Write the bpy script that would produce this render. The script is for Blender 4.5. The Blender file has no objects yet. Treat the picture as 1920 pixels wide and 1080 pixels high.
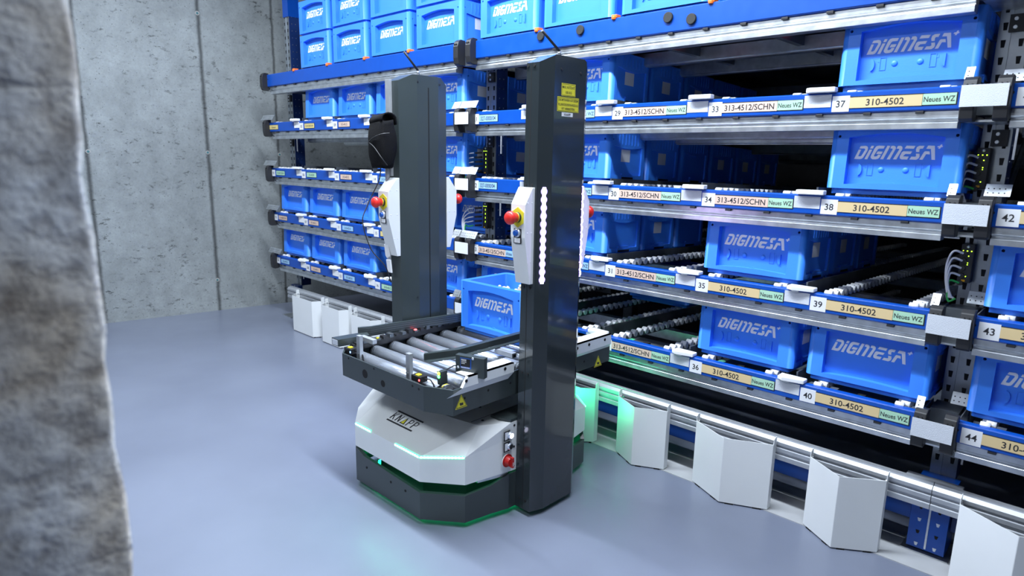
import bpy, bmesh, math, random
from mathutils import Vector, Matrix
from mathutils.geometry import tessellate_polygon
random.seed(7)
C = bpy.context.scene.collection
sc = bpy.context.scene

# ------------------------------------------------------------------ camera
CAM = Vector((0, -2.3158, 1.3))
yaw, pitch, roll = 0.76746754, 0.20018549, 0.01655662
fw = Vector((-math.sin(yaw)*math.cos(pitch), math.cos(yaw)*math.cos(pitch), -math.sin(pitch)))
r0 = fw.cross(Vector((0, 0, 1))).normalized(); u0 = r0.cross(fw)
rr = r0*math.cos(roll)+u0*math.sin(roll); uu = -r0*math.sin(roll)+u0*math.cos(roll)
cam = bpy.data.cameras.new('camera'); camo = bpy.data.objects.new('camera', cam); C.objects.link(camo)
M = Matrix((rr, uu, -fw)).transposed().to_4x4(); M.translation = CAM; camo.matrix_world = M
cam.sensor_width = 36; cam.lens = 1208.8/1920*36; cam.clip_start = .02
cam.dof.use_dof = True; cam.dof.focus_distance = 2.8; cam.dof.aperture_fstop = 4.0
sc.camera = camo

# ------------------------------------------------------------------ world, lights, exposure
w = bpy.data.worlds.new('world'); sc.world = w; w.use_nodes = True
w.node_tree.nodes['Background'].inputs[0].default_value = (.55, .68, 1, 1)
w.node_tree.nodes['Background'].inputs[1].default_value = .02
sc.view_settings.view_transform = 'Standard'; sc.view_settings.look = 'None'
sc.view_settings.gamma = 1; sc.view_settings.use_curve_mapping = False
sc.view_settings.exposure = 0.0
def area(name, loc, sx, sy, power, col, rot=(0, 0, 0), spread=180):
    l = bpy.data.lights.new(name, 'AREA'); l.shape = 'RECTANGLE'; l.size = sx; l.size_y = sy
    l.energy = power; l.color = col; l.spread = math.radians(spread)
    o = bpy.data.objects.new(name, l); o.location = loc; o.rotation_euler = rot; C.objects.link(o); return o
COOL = (.80, .89, 1.0)
# linear ceiling luminaires above the aisle, plus fill lights added front and rear
area('aisle_or_fill_light', (-1.8, -.98, 3.0), 1.7, .10, 146, COOL)
area('aisle_or_fill_light', (-4.0, -1.1, 3.05), 1.5, .12, 66, COOL)
area('aisle_or_fill_light', (-.35, -1.1, 3.05), 1.2, .12, 42, COOL)
area('aisle_or_fill_light', (-2.4, -3.3, 3.05), 3.0, .6, 86, COOL)  # wide soft fill added on the camera side, not an aisle fixture
area('rear_fill_light', (-4.9, 1.5, 2.9), .6, .3, 16, COOL)  # added lamp that brightens the wall seen behind the left bay

# ------------------------------------------------------------------ materials
def P(name, col, rough=.5, metal=0, bump=0, bscale=200, var=0, vscale=6, coat=0, emis=None, estr=0, spec=.5, trans=0):
    m = bpy.data.materials.new(name); m.use_nodes = True; nt = m.node_tree; b = nt.nodes['Principled BSDF']
    b.inputs['Base Color'].default_value = (*col, 1); b.inputs['Roughness'].default_value = rough
    b.inputs['Metallic'].default_value = metal; b.inputs['Coat Weight'].default_value = coat
    b.inputs['Specular IOR Level'].default_value = spec
    b.inputs['Transmission Weight'].default_value = trans
    if emis: b.inputs['Emission Color'].default_value = (*emis, 1); b.inputs['Emission Strength'].default_value = estr
    tc = nt.nodes.new('ShaderNodeTexCoord')
    n = nt.nodes.new('ShaderNodeTexNoise'); n.inputs['Scale'].default_value = vscale; n.inputs['Detail'].default_value = 4
    nt.links.new(tc.outputs['Object'], n.inputs['Vector'])
    if var:
        r = nt.nodes.new('ShaderNodeValToRGB')
        r.color_ramp.elements[0].position = .3; r.color_ramp.elements[1].position = .7
        r.color_ramp.elements[0].color = (*[max(0, c*(1-var)) for c in col], 1)
        r.color_ramp.elements[1].color = (*[min(1, c*(1+var)) for c in col], 1)
        nt.links.new(n.outputs['Fac'], r.inputs['Fac']); nt.links.new(r.outputs['Color'], b.inputs['Base Color'])
    mr = nt.nodes.new('ShaderNodeMapRange')
    mr.inputs['To Min'].default_value = max(.02, rough-.06); mr.inputs['To Max'].default_value = min(1, rough+.06)
    nt.links.new(n.outputs['Fac'], mr.inputs['Value']); nt.links.new(mr.outputs[0], b.inputs['Roughness'])
    if bump:
        n2 = nt.nodes.new('ShaderNodeTexNoise'); n2.inputs['Scale'].default_value = bscale
        nt.links.new(tc.outputs['Object'], n2.inputs['Vector'])
        bp = nt.nodes.new('ShaderNodeBump'); bp.inputs['Strength'].default_value = bump; bp.inputs['Distance'].default_value = .002
        nt.links.new(n2.outputs['Fac'], bp.inputs['Height']); nt.links.new(bp.outputs[0], b.inputs['Normal'])
    return m
BLUE = P('tote_blue', (.045, .25, .92), .42, bump=.12, bscale=260, var=.04)
HOLESHADE = P('tote_hole_shade', (.001, .004, .03), .7)  # navy stands in for the darkness inside the open holes
WHITEPRINT = P('white_print', (.93, .94, .96), .45)
BEAM = P('beam_blue', (.002, .070, .40), .33, var=.05, vscale=20)
BASEBLUE = P('base_blue', (.003, .03, .16), .4, var=.05)
GALV = P('galvanised_steel', (.62, .65, .68), .34, metal=.9, var=.16, vscale=26, bump=.08)
GALVU = P('post_galvanised', (.36, .39, .42), .38, metal=.8, var=.18, vscale=14)
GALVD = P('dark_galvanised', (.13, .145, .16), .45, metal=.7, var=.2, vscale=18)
POSTBLUE = P('perforated_blue', (.008, .03, .13), .4, var=.1)
BLACKP = P('black_plastic', (.018, .018, .02), .45, var=.15)
BLACK = P('dark_slot', (.004, .004, .005), .8)
NYLON = P('white_nylon', (.86, .87, .88), .38)
PAPER = P('white_paper', (.74, .75, .77), .6)
FILM = P('reflective_film', (.62, .65, .70), .3, bump=.6, bscale=420)
TAN = P('tan_label', (.66, .51, .27), .55); PINK = P('pink_label', (.66, .49, .40), .55)
GREENL = P('green_label', (.38, .62, .45), .55); BLUEL = P('blue_label', (.30, .52, .76), .55)
YELL = P('yellow_label', (.68, .55, .22), .55)
INK = P('ink', (.02, .02, .025), .6)
ANTHR = P('anthracite_paint', (.040, .052, .054), .30, bump=.05, bscale=900, var=.05)
ANTHG = P('anthracite_gloss', (.028, .036, .040), .14, var=.03, coat=.3)
SHELL = P('white_shell', (.78, .80, .80), .30, var=.02)
SHIELD = P('white_powder_coat', (.80, .82, .82), .38, var=.02)
ALU = P('aluminium', (.44, .46, .49), .52, metal=.6, var=.06, vscale=40)
CHROME = P('zinc_roller', (.74, .80, .90), .26, metal=.75, var=.05, vscale=5)
REDP = P('red_button', (.72, .025, .02), .35); YEL = P('yellow_plastic', (.80, .68, .03), .45)
YELS = P('yellow_sticker', (.70, .64, .03), .5); ORANGE = P('orange_plastic', (.95, .18, .02), .4)
BTNBLUE = P('blue_button', (.01, .09, .42), .3); DARKRED = P('red_switch', (.45, .012, .01), .35)
RUBBER = P('rubber', (.02, .021, .022), .75, bump=.3, bscale=500)
FABRIC = P('black_fabric', (.006, .006, .007), .85, bump=.8, bscale=380, spec=.15)
CABLEW = P('grey_cable', (.86, .87, .90), .4); CABLEG = P('green_cable', (.05, .55, .12), .45)
GREENE = P('green_led', (.1, .9, .4), .4, emis=(.45, 1, .72), estr=6)
GREENGLOW = P('green_glow_rim', (.1, .9, .4), .4, emis=(.10, 1, .52), estr=2.2)  # glowing edge stands in for the halo around the green strips
VIOGLOW = P('violet_glow_rim', (.6, .5, 1), .4, emis=(.36, .22, 1), estr=.7)  # emissive ring imitates the violet halo around each LED
GREENG = P('green_gap_light', (.1, .9, .4), .4, emis=(.01, 1, .35), estr=4)
GREENU = P('green_underglow', (.1, .9, .4), .4, emis=(.01, 1, .35), estr=6)
WHITEE = P('violet_led', (.9, .9, 1), .4, emis=(.72, .58, 1), estr=26)
LEDY = P('led_yellow_green', (.5, .9, .1), .4, emis=(.5, 1, .03), estr=6)
LEDG = P('led_green_spot', (.1, .9, .1), .4, emis=(.05, 1, .1), estr=12)
LEDR = P('led_red_spot', (.9, .1, .1), .4, emis=(1, .05, .05), estr=10)
LEDW = P('led_button', (.8, .8, 1), .4, emis=(.75, .75, 1), estr=5)
LEDB = P('led_blue_spot', (.1, .3, 1), .4, emis=(.15, .4, 1), estr=8)
PART = P('beige_part', (.82, .76, .62), .5, var=.08)
BROWN = P('brown_board', (.16, .11, .06), .6, var=.15)
AMBER = P('amber_sticker', (.85, .42, .01), .5)

def concrete(name, col, holes=1.0, big=1.0, joints=()):
    m = bpy.data.materials.new(name); m.use_nodes = True; nt = m.node_tree; b = nt.nodes['Principled BSDF']
    N = nt.nodes.new; L = nt.links.new
    tc = N('ShaderNodeTexCoord'); O = tc.outputs['Object']
    def noise(scale, det=6, rough=.6, vec=O):
        n = N('ShaderNodeTexNoise'); n.inputs['Scale'].default_value = scale; n.inputs['Detail'].default_value = det
        n.inputs['Roughness'].default_value = rough; L(vec, n.inputs['Vector']); return n.outputs['Fac']
    def ramp(f, p0, c0, p1, c1):
        r = N('ShaderNodeValToRGB'); e = r.color_ramp.elements
        e[0].position = p0; e[0].color = (c0, c0, c0, 1); e[1].position = p1; e[1].color = (c1, c1, c1, 1)
        L(f, r.inputs['Fac']); return r.outputs['Color']
    def mul(a, c, fac=1.0):
        x = N('ShaderNodeMix'); x.data_type = 'RGBA'; x.blend_type = 'MULTIPLY'; x.inputs[0].default_value = fac
        L(a, x.inputs[6]) if not isinstance(a, tuple) else setattr(x.inputs[6], 'default_value', (*a, 1))
        L(c, x.inputs[7]); return x.outputs[2]
    c = mul(tuple(col), ramp(noise(1.1, 5), .3, .78, .7, 1.12))
    c = mul(c, ramp(noise(7*big, 8, .7), .3, .80, .62, 1.08))
    c = mul(c, ramp(noise(60, 3), .3, .92, .7, 1.05))
    # irregular blow holes and scratches, stretched along the wall
    mp = N('ShaderNodeMapping'); mp.inputs['Scale'].default_value = (1, .45, 1); L(O, mp.inputs['Vector'])
    pits = ramp(noise(26*big, 5, .80, mp.outputs[0]), .39, .34, .425, 1.0)
    patch = ramp(noise(3.2, 3), .42, 0, .6, 1.0)
    x = N('ShaderNodeMix'); x.data_type = 'RGBA'; x.blend_type = 'MULTIPLY'
    L(patch, x.inputs[0]); L(c, x.inputs[6]); L(pits, x.inputs[7]); c = x.outputs[2]
    specks = ramp(noise(80, 2, .5), .30, .35, .335, 1.0); c = mul(c, specks, holes)
    for (jy, wd) in joints:
        sp = N('ShaderNodeSeparateXYZ'); L(O, sp.inputs[0])
        nz = noise(9, 4); a = N('ShaderNodeMath'); a.operation = 'MULTIPLY_ADD'; a.inputs[1].default_value = .022; a.inputs[2].default_value = -jy-.011
        L(nz, a.inputs[0]); s = N('ShaderNodeMath'); s.operation = 'ADD'; L(sp.outputs['Y'], s.inputs[0]); L(a.outputs[0], s.inputs[1])
        ab = N('ShaderNodeMath'); ab.operation = 'ABSOLUTE'; L(s.outputs[0], ab.inputs[0])
        c = mul(c, ramp(ab.outputs[0], wd*.3, .30, wd*1.5, 1.0))
    L(c, b.inputs['Base Color']); b.inputs['Roughness'].default_value = .8
    bp = N('ShaderNodeBump'); bp.inputs['Strength'].default_value = .6; bp.inputs['Distance'].default_value = .008
    L(c, bp.inputs['Height']); L(bp.outputs[0], b.inputs['Normal'])
    return m
CONC = concrete('concrete_wall', (.30, .325, .325), .9, 1.0, ((-.232, .014), (.322, .010), (-1.05, .014)))
CONCP = concrete('rough_concrete', (.43, .42, .40), 1.0, 1.6)
def rough_wall_mat():
    m = bpy.data.materials.new('broken_concrete'); m.use_nodes = True; nt = m.node_tree; b = nt.nodes['Principled BSDF']
    N = nt.nodes.new; L = nt.links.new; tc = N('ShaderNodeTexCoord'); O = tc.outputs['Object']
    def noise(sc, det, rg=.6):
        n = N('ShaderNodeTexNoise'); n.inputs['Scale'].default_value = sc; n.inputs['Detail'].default_value = det; n.inputs['Roughness'].default_value = rg
        L(O, n.inputs['Vector']); return n.outputs['Fac']
    def ramp(f, stops):
        r = N('ShaderNodeValToRGB'); e = r.color_ramp.elements
        e[0].position, e[0].color = stops[0][0], (*stops[0][1], 1); e[1].position, e[1].color = stops[-1][0], (*stops[-1][1], 1)
        for p, c in stops[1:-1]: q = e.new(p); q.color = (*c, 1)
        L(f, r.inputs['Fac']); return r.outputs['Color']
    def mul(a, c):
        x = N('ShaderNodeMix'); x.data_type = 'RGBA'; x.blend_type = 'MULTIPLY'; x.inputs[0].default_value = 1
        L(a, x.inputs[6]); L(c, x.inputs[7]); return x.outputs[2]
    c = ramp(noise(17, 8, .68), [(.30, (.30, .285, .27)), (.40, (.55, .53, .505)), (.48, (.76, .745, .71)), (.62, (.95, .94, .90))])
    c = mul(c, ramp(noise(48, 4), [(.32, (.62, .6, .6)), (.5, (.95, .95, .95)), (.7, (1.15, 1.15, 1.15))]))
    c = mul(c, ramp(noise(6, 3), [(.36, (.95, .86, .74)), (.52, (1, 1, 1)), (.7, (.92, .97, 1.05))]))
    mp = N('ShaderNodeMapping'); mp.inputs['Scale'].default_value = (1, .35, 2.2); L(O, mp.inputs['Vector'])
    n = N('ShaderNodeTexNoise'); n.inputs['Scale'].default_value = 9; n.inputs['Detail'].default_value = 4; L(mp.outputs[0], n.inputs['Vector'])
    c = mul(c, ramp(n.outputs['Fac'], [(.30, (.25, .25, .28)), (.37, (1, 1, 1)), (1, (1, 1, 1))]))
    L(c, b.inputs['Base Color']); b.inputs['Roughness'].default_value = .9
    bp = N('ShaderNodeBump'); bp.inputs['Strength'].default_value = .8; bp.inputs['Distance'].default_value = .006
    L(c, bp.inputs['Height']); L(bp.outputs[0], b.inputs['Normal'])
    return m
CONCR = rough_wall_mat()
CONCD = concrete('plain_concrete', (.22, .225, .24), .3)
def floor_mat():
    m = bpy.data.materials.new('grey_epoxy'); m.use_nodes = True; nt = m.node_tree; b = nt.nodes['Principled BSDF']
    N = nt.nodes.new; L = nt.links.new; tc = N('ShaderNodeTexCoord')
    n = N('ShaderNodeTexNoise'); n.inputs['Scale'].default_value = 1.6; n.inputs['Detail'].default_value = 7; L(tc.outputs['Object'], n.inputs['Vector'])
    r = N('ShaderNodeValToRGB'); r.color_ramp.elements[0].position = .3; r.color_ramp.elements[1].position = .7
    r.color_ramp.elements[0].color = (.160, .180, .238, 1); r.color_ramp.elements[1].color = (.198, .222, .288, 1)
    L(n.outputs['Fac'], r.inputs['Fac']); L(r.outputs['Color'], b.inputs['Base Color'])
    n2 = N('ShaderNodeTexNoise'); n2.inputs['Scale'].default_value = 5; n2.inputs['Detail'].default_value = 6; L(tc.outputs['Object'], n2.inputs['Vector'])
    mr = N('ShaderNodeMapRange'); mr.inputs['To Min'].default_value = .24; mr.inputs['To Max'].default_value = .38
    L(n2.outputs['Fac'], mr.inputs['Value']); L(mr.outputs[0], b.inputs['Roughness'])
    n3 = N('ShaderNodeTexNoise'); n3.inputs['Scale'].default_value = 260; L(tc.outputs['Object'], n3.inputs['Vector'])
    bp = N('ShaderNodeBump'); bp.inputs['Strength'].default_value = .12; bp.inputs['Distance'].default_value = .001
    L(n3.outputs['Fac'], bp.inputs['Height']); L(bp.outputs[0], b.inputs['Normal'])
    return m
FLOOR = floor_mat()

# ------------------------------------------------------------------ mesh builder
class MB:
    def __init__(s): s.v = []; s.f = []; s.m = []; s.sm = []; s.mats = []
    def mi(s, mat):
        if mat not in s.mats: s.mats.append(mat)
        return s.mats.index(mat)
    def add(s, vs, fs, mat, smooth=False, T=None):
        o = len(s.v); i = s.mi(mat)
        for v in vs:
            v = Vector(v); s.v.append(T @ v if T else v)
        for f in fs: s.f.append([o+k for k in f]); s.m.append(i); s.sm.append(smooth)
        return s
    def box(s, x0, x1, y0, y1, z0, z1, mat, T=None):
        vs = [(x, y, z) for z in (z0, z1) for y in (y0, y1) for x in (x0, x1)]
        return s.add(vs, [(0, 2, 3, 1), (4, 5, 7, 6), (0, 1, 5, 4), (2, 6, 7, 3), (0, 4, 6, 2), (1, 3, 7, 5)], mat, False, T)
    def cyl(s, p0, p1, r, mat, n=16, r1=None, caps=True, smooth=True):
        p0 = Vector(p0); p1 = Vector(p1); d = (p1-p0).normalized(); r1 = r if r1 is None else r1
        a = d.orthogonal().normalized(); b = d.cross(a)
        ring = [a*math.cos(2*math.pi*k/n)+b*math.sin(2*math.pi*k/n) for k in range(n)]
        vs = [p0+q*r for q in ring]+[p1+q*r1 for q in ring]
        s.add(vs, [(k, (k+1) % n, n+(k+1) % n, n+k) for k in range(n)], mat, smooth)
        if caps: s.add(vs, [list(range(n))[::-1], [n+k for k in range(n)]], mat)
        return s
    def dome(s, c, d, r, h, mat, n=14, rings=4):
        c = Vector(c); d = Vector(d).normalized(); a = d.orthogonal().normalized(); b = d.cross(a); vs = []; fs = []
        for j in range(rings):
            t = j/rings*math.pi/2
            for k in range(n):
                vs.append(c+(a*math.cos(2*math.pi*k/n)+b*math.sin(2*math.pi*k/n))*r*math.cos(t)+d*h*math.sin(t))
        vs.append(c+d*h)
        for j in range(rings-1):
            for k in range(n): fs.append((j*n+k, j*n+(k+1) % n, (j+1)*n+(k+1) % n, (j+1)*n+k))
        for k in range(n): fs.append(((rings-1)*n+k, (rings-1)*n+(k+1) % n, len(vs)-1))
        return s.add(vs, fs, mat, True)
    def lathe(s, c, d, prof, mat, n=20):
        c = Vector(c); d = Vector(d).normalized(); a = d.orthogonal().normalized(); b = d.cross(a); vs = []; fs = []
        for (r, h) in prof:
            for k in range(n): vs.append(c+(a*math.cos(2*math.pi*k/n)+b*math.sin(2*math.pi*k/n))*r+d*h)
        for j in range(len(prof)-1):
            for k in range(n): fs.append((j*n+k, j*n+(k+1) % n, (j+1)*n+(k+1) % n, (j+1)*n+k))
        s.add(vs, fs, mat, True)
        return s.add(vs, [[(len(prof)-1)*n+k for k in range(n)]], mat)
    def tube(s, pts, r, mat, n=8):
        pts = [Vector(p) for p in pts]; out = []
        for i in range(len(pts)-1):      # catmull-rom smoothing
            p0 = pts[max(i-1, 0)]; p1 = pts[i]; p2 = pts[i+1]; p3 = pts[min(i+2, len(pts)-1)]
            for q in range(5):
                t = q/5; out.append(.5*((2*p1)+(p2-p0)*t+(2*p0-5*p1+4*p2-p3)*t*t+(3*p1-p0-3*p2+p3)*t**3))
        out.append(pts[-1]); vs = []; fs = []; a = None
        for i, p in enumerate(out):
            d = (out[min(i+1, len(out)-1)]-out[max(i-1, 0)]).normalized()
            a = d.orthogonal().normalized() if a is None else (a-d*a.dot(d)).normalized(); b = d.cross(a)
            for k in range(n): vs.append(p+(a*math.cos(2*math.pi*k/n)+b*math.sin(2*math.pi*k/n))*r)
        for i in range(len(out)-1):
            for k in range(n): fs.append((i*n+k, i*n+(k+1) % n, (i+1)*n+(k+1) % n, (i+1)*n+k))
        return s.add(vs, fs, mat, True)
    def prism(s, outer, h0, h1, fn, mat, holes=(), caps=(1, 1), smooth=False):
        """polygon (2D, with holes) swept from h0 to h1; fn(a,b,h)->3D"""
        loops = [list(outer)]+[list(h) for h in holes]
        flat = [p for l in loops for p in l]
        tri = tessellate_polygon([[Vector((p[0], p[1], 0)) for p in l] for l in loops])
        for h, on, rev in ((h0, caps[0], True), (h1, caps[1], False)):
            if on: s.add([fn(p[0], p[1], h) for p in flat], [tuple(t)[::-1] if rev else tuple(t) for t in tri], mat)
        for l in loops:
            n = len(l); vs = [fn(p[0], p[1], h0) for p in l]+[fn(p[0], p[1], h1) for p in l]
            s.add(vs, [(k, (k+1) % n, n+(k+1) % n, n+k) for k in range(n)], mat, smooth)
        return s
    def text(s, body, size, fn, h, mat, width=None, align='CENTER', shear=0, height=None):
        vs, ps, w_, hh = text_geo(body)
        k = size; sx = k
        if width: sx = width/w_
        off = -w_*sx/2 if align == 'CENTER' else 0
        return s.add([fn(off+v[0]*sx+v[1]*k*shear, (v[1]-hh/2)*k, h) for v in vs], ps, mat)
    def build(s, name, parent=None, bevel=0, mat=None, recalc=True):
        me = bpy.data.meshes.new(name); me.from_pydata([tuple(v) for v in s.v], [], s.f)
        for m in s.mats: me.materials.append(m)
        me.polygons.foreach_set('material_index', s.m); me.polygons.foreach_set('use_smooth', s.sm)
        if recalc:
            bm = bmesh.new(); bm.from_mesh(me); bmesh.ops.remove_doubles(bm, verts=bm.verts, dist=1e-6)
            bmesh.ops.recalc_face_normals(bm, faces=bm.faces)
            bm.to_mesh(me); bm.free()
        me.update()
        o = bpy.data.objects.new(name, me); C.objects.link(o)
        if parent: o.parent = parent
        if bevel:
            b = o.modifiers.new('bevel', 'BEVEL'); b.width = bevel; b.segments = 2; b.limit_method = 'ANGLE'; b.angle_limit = math.radians(40)
        return o
_tc = {}
def text_geo(body):
    if body in _tc: return _tc[body]
    c = bpy.data.curves.new('t', 'FONT'); c.body = body; c.size = 1.0; c.resolution_u = 3; c.offset = .014
    o = bpy.data.objects.new('t', c); C.objects.link(o)
    me = bpy.data.meshes.new_from_object(o.evaluated_get(bpy.context.evaluated_depsgraph_get()))
    vs = [(v.co.x, v.co.y) for v in me.vertices]; ps = [tuple(p.vertices) for p in me.polygons]
    x0 = min(v[0] for v in vs); x1 = max(v[0] for v in vs); y1 = max(v[1] for v in vs)
    bpy.data.objects.remove(o); bpy.data.curves.remove(c); bpy.data.meshes.remove(me)
    _tc[body] = ([(v[0]-x0, v[1]) for v in vs], ps, x1-x0, y1); return _tc[body]
def tag(o, label=None, cat=None, group=None, kind=None):
    for k, v in (('label', label), ('category', cat), ('group', group), ('kind', kind)):
        if v: o[k] = v
    return o
def thing(name, loc, label, cat, group=None):
    o = bpy.data.objects.new(name, None); o.location = loc; o.empty_display_size = .05; C.objects.link(o)
    return tag(o, label, cat, group)
def copy_tree(o, parent=None):
    c = o.copy(); C.objects.link(c); c.parent = parent
    for ch in list(kids[o.name]) if o.name in kids else []: copy_tree_child(ch, c)
    return c
kids = {}
def copy_tree_child(ch, p):
    d = ch.copy(); C.objects.link(d); d.parent = p
    for g in kids.get(ch.name, []): copy_tree_child(g, d)
FX = lambda x: (lambda a, b, h: (x+h, a, b))      # polygon in YZ, extruded along X
FY = lambda y: (lambda a, b, h: (a, y+h, b))      # polygon in XZ, extruded along Y
FZ = lambda z: (lambda a, b, h: (a, b, z+h))      # polygon in XY, extruded along Z
def circ(cx, cy, r, n=10, a0=0): return [(cx+r*math.cos(a0+2*math.pi*k/n), cy+r*math.sin(a0+2*math.pi*k/n)) for k in range(n)]
def rect(x0, x1, y0, y1): return [(x0, y0), (x1, y0), (x1, y1), (x0, y1)]

# ------------------------------------------------------------------ setting
f = MB().box(-9, 4, -7, 4.2, -.12, 0, FLOOR).build('floor'); f['kind'] = 'structure'
f = MB().box(-9, 4, -7, 4.2, 3.2, 3.3, concrete('ceiling_concrete', (.3, .31, .33), .2)).build('ceiling'); f['kind'] = 'structure'
# left concrete wall, slightly skewed to the rack
ang = math.atan2(.234, 1.347)
mb = MB().box(-.3, 0, -6.2, 5.2, 0, 3.2, CONC)
for (y, z) in ((-.235, 2.344), (-.235, 1.297), (-.235, .26), (-1.04, 1.29), (.33, 1.29)):
    mb.lathe((.001, y, z), (1, 0, 0), [(.016, .0), (.015, .0015)], CONCP, 14)
    mb.lathe((.003, y, z), (1, 0, 0), [(.009, .0), (.008, .0015)], P('tie_hole', (.05, .16, .18), .6), 12)
wl = mb.build('wall_left', recalc=False); wl.rotation_euler.z = -ang; wl.location = (-5.377, 0, 0); wl['kind'] = 'structure'
f = MB().box(-9, 4, 3.9, 4.1, 0, 3.2, concrete('shaded_concrete', (.05, .05, .055), .2)).build('wall_back'); f['kind'] = 'structure'  # wall colour darkened to stand for the unlit depth behind the lanes
f = MB().box(3.6, 3.8, -6.4, 4.2, 0, 3.2, CONCD).build('wall_right'); f['kind'] = 'structure'
f = MB().box(-9, 4, -6.6, -6.4, 0, 3.2, CONCD).build('wall_front'); f['kind'] = 'structure'
# rough end of the concrete wall right beside the camera
bm = bmesh.new()
nz, ny = 120, 14
pts = [(-.62, -2.172-.0*k) for k in range(1)]
def pr(y, z):
    return .0012*math.sin(9*z+9*y)+.0014*math.sin(31*z+3)+.001*math.sin(83*z+20*y)+random.uniform(-.0011, .0011)
mbp = MB(); grid = []
for i in range(nz+1):
    z = i/nz*3.2; row = []
    for j in range(ny+1):
        if j == 0: row.append((-1.0, -2.172+pr(0, z), z))
        elif j == 1: row.append((-.63, -2.172+pr(0, z), z))
        else:
            y = -2.178-(j-2)/(ny-2)*1.6
            row.append((-.62+pr(y, z)*.7, y+(pr(0, z) if j == 2 else 0), z))
    row.append((-1.0, -3.778, z)); grid.append(row)
vs = [p for r in grid for p in r]; nc = ny+2
mbp.add(vs, [(i*nc+j, i*nc+(j+1) % nc, (i+1)*nc+(j+1) % nc, (i+1)*nc+j) for i in range(nz) for j in range(nc)], CONCR, True)
f = mbp.build('wall_end'); f.name = 'wall_near'; f['kind'] = 'structure'
# light base strip painted on the floor beneath the shields
f = MB().box(-4.45, 1.4, -.032, .16, 0, .003, P('strip_paint', (.42, .43, .44), .5, var=.1)).build('trim_1'); f['kind'] = 'structure'
tag(MB().box(-5.0, -3.05, 1.6, 1.64, 0, .42, BROWN).box(-5.0, -3.05, 1.585, 1.6, .16, .20, BLACK).build('wooden_board'),
    'brown board standing on the floor far back beneath the left rack bay', 'board')

# ------------------------------------------------------------------ totes
TW, TD, TH = .39, .296, .226
LOGO = [
 [(195,262),(300,245),(340,252),(360,280),(360,325),(350,360),(285,495),(262,522),(225,540),(85,548),(163,338),(217,335),(168,482),(215,480),(240,462),(303,330),(300,312),(285,306),(172,316)],
 [(430,232),(488,228),(465,288),(405,292)],[(395,317),(455,313),(375,528),(312,531)],
 [(718,205),(695,265),(600,275),(575,290),(512,430),(515,450),(540,453),(575,440),(595,408),(655,405),(635,460),(605,495),(560,512),(485,518),(445,495),(440,460),(500,290),(525,245),(545,225),(590,212)],
 [(578,338),(688,330),(662,390),(552,397)],[(768,196),(830,193),(715,497),(650,500)],
 [(850,190),(905,183),(940,200),(948,240),(855,485),(788,490),(885,265),(882,248),(835,248)],
 [(985,178),(1045,170),(1078,190),(1085,235),(990,472),(920,476),(1020,255),(1018,238),(962,238)],
 [(1160,155),(1338,143),(1310,208),(1128,220)],
 [(1110,282),(1288,268),(1260,328),(1160,336),(1122,380),(1125,392),(1235,386),(1210,452),(1095,462),(1058,445),(1052,400),(1080,310)],
 [(1515,123),(1490,188),(1440,193),(1427,215),(1430,268),(1368,272),(1357,220),(1370,165),(1415,133)],
 [(1370,308),(1440,302),(1450,360),(1435,405),(1390,440),(1252,448),(1285,382),(1360,377),(1378,360)],
 [(1585,110),(1715,103),(1758,408),(1690,412),(1648,178),(1558,182)],
 [(1540,238),(1630,233),(1643,297),(1570,300),(1515,428),(1450,433),(1520,262)],
 [(1830,60),(1857,62),(1850,88),(1872,92),(1860,118),(1835,122),(1820,155),(1785,158),(1798,128),(1762,128),(1775,103),(1808,98)]]
def logo_pt(px, py):
    base = 548-.0838*(px-85); top = 258-.1007*(px-190)
    return (px-85)/1670*.235, (base-py)/(base-top)*.043
RX0, RX1 = -.1375, .1375
RZ0, RZ1 = .032, .186
def front_recess():
    L = []
    n = 10
    for k in range(n+1):
        t = k/n; L.append((RX0+(RX1-RX0)*t, RZ0+.006*math.sin(math.pi*t)))
    for k in range(n+1):
        t = k/n; L.append((RX1+(RX0-RX1)*t, RZ1+.013*math.sin(math.pi*t)))
    return L
def side_recess():
    L = [(-.108, .036), (-.04, .036), (-.04, .044), (.045, .044), (.045, .036), (.108, .036), (.112, .04), (.112, .163)]
    for k in range(9):
        t = k/8; L.append((.1-.2*t, .163-.010*(math.sin(math.pi*t)**1.2 if 0 < t < 1 else 0)))
    L += [(-.112, .163), (-.112, .04)]
    return L
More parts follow.
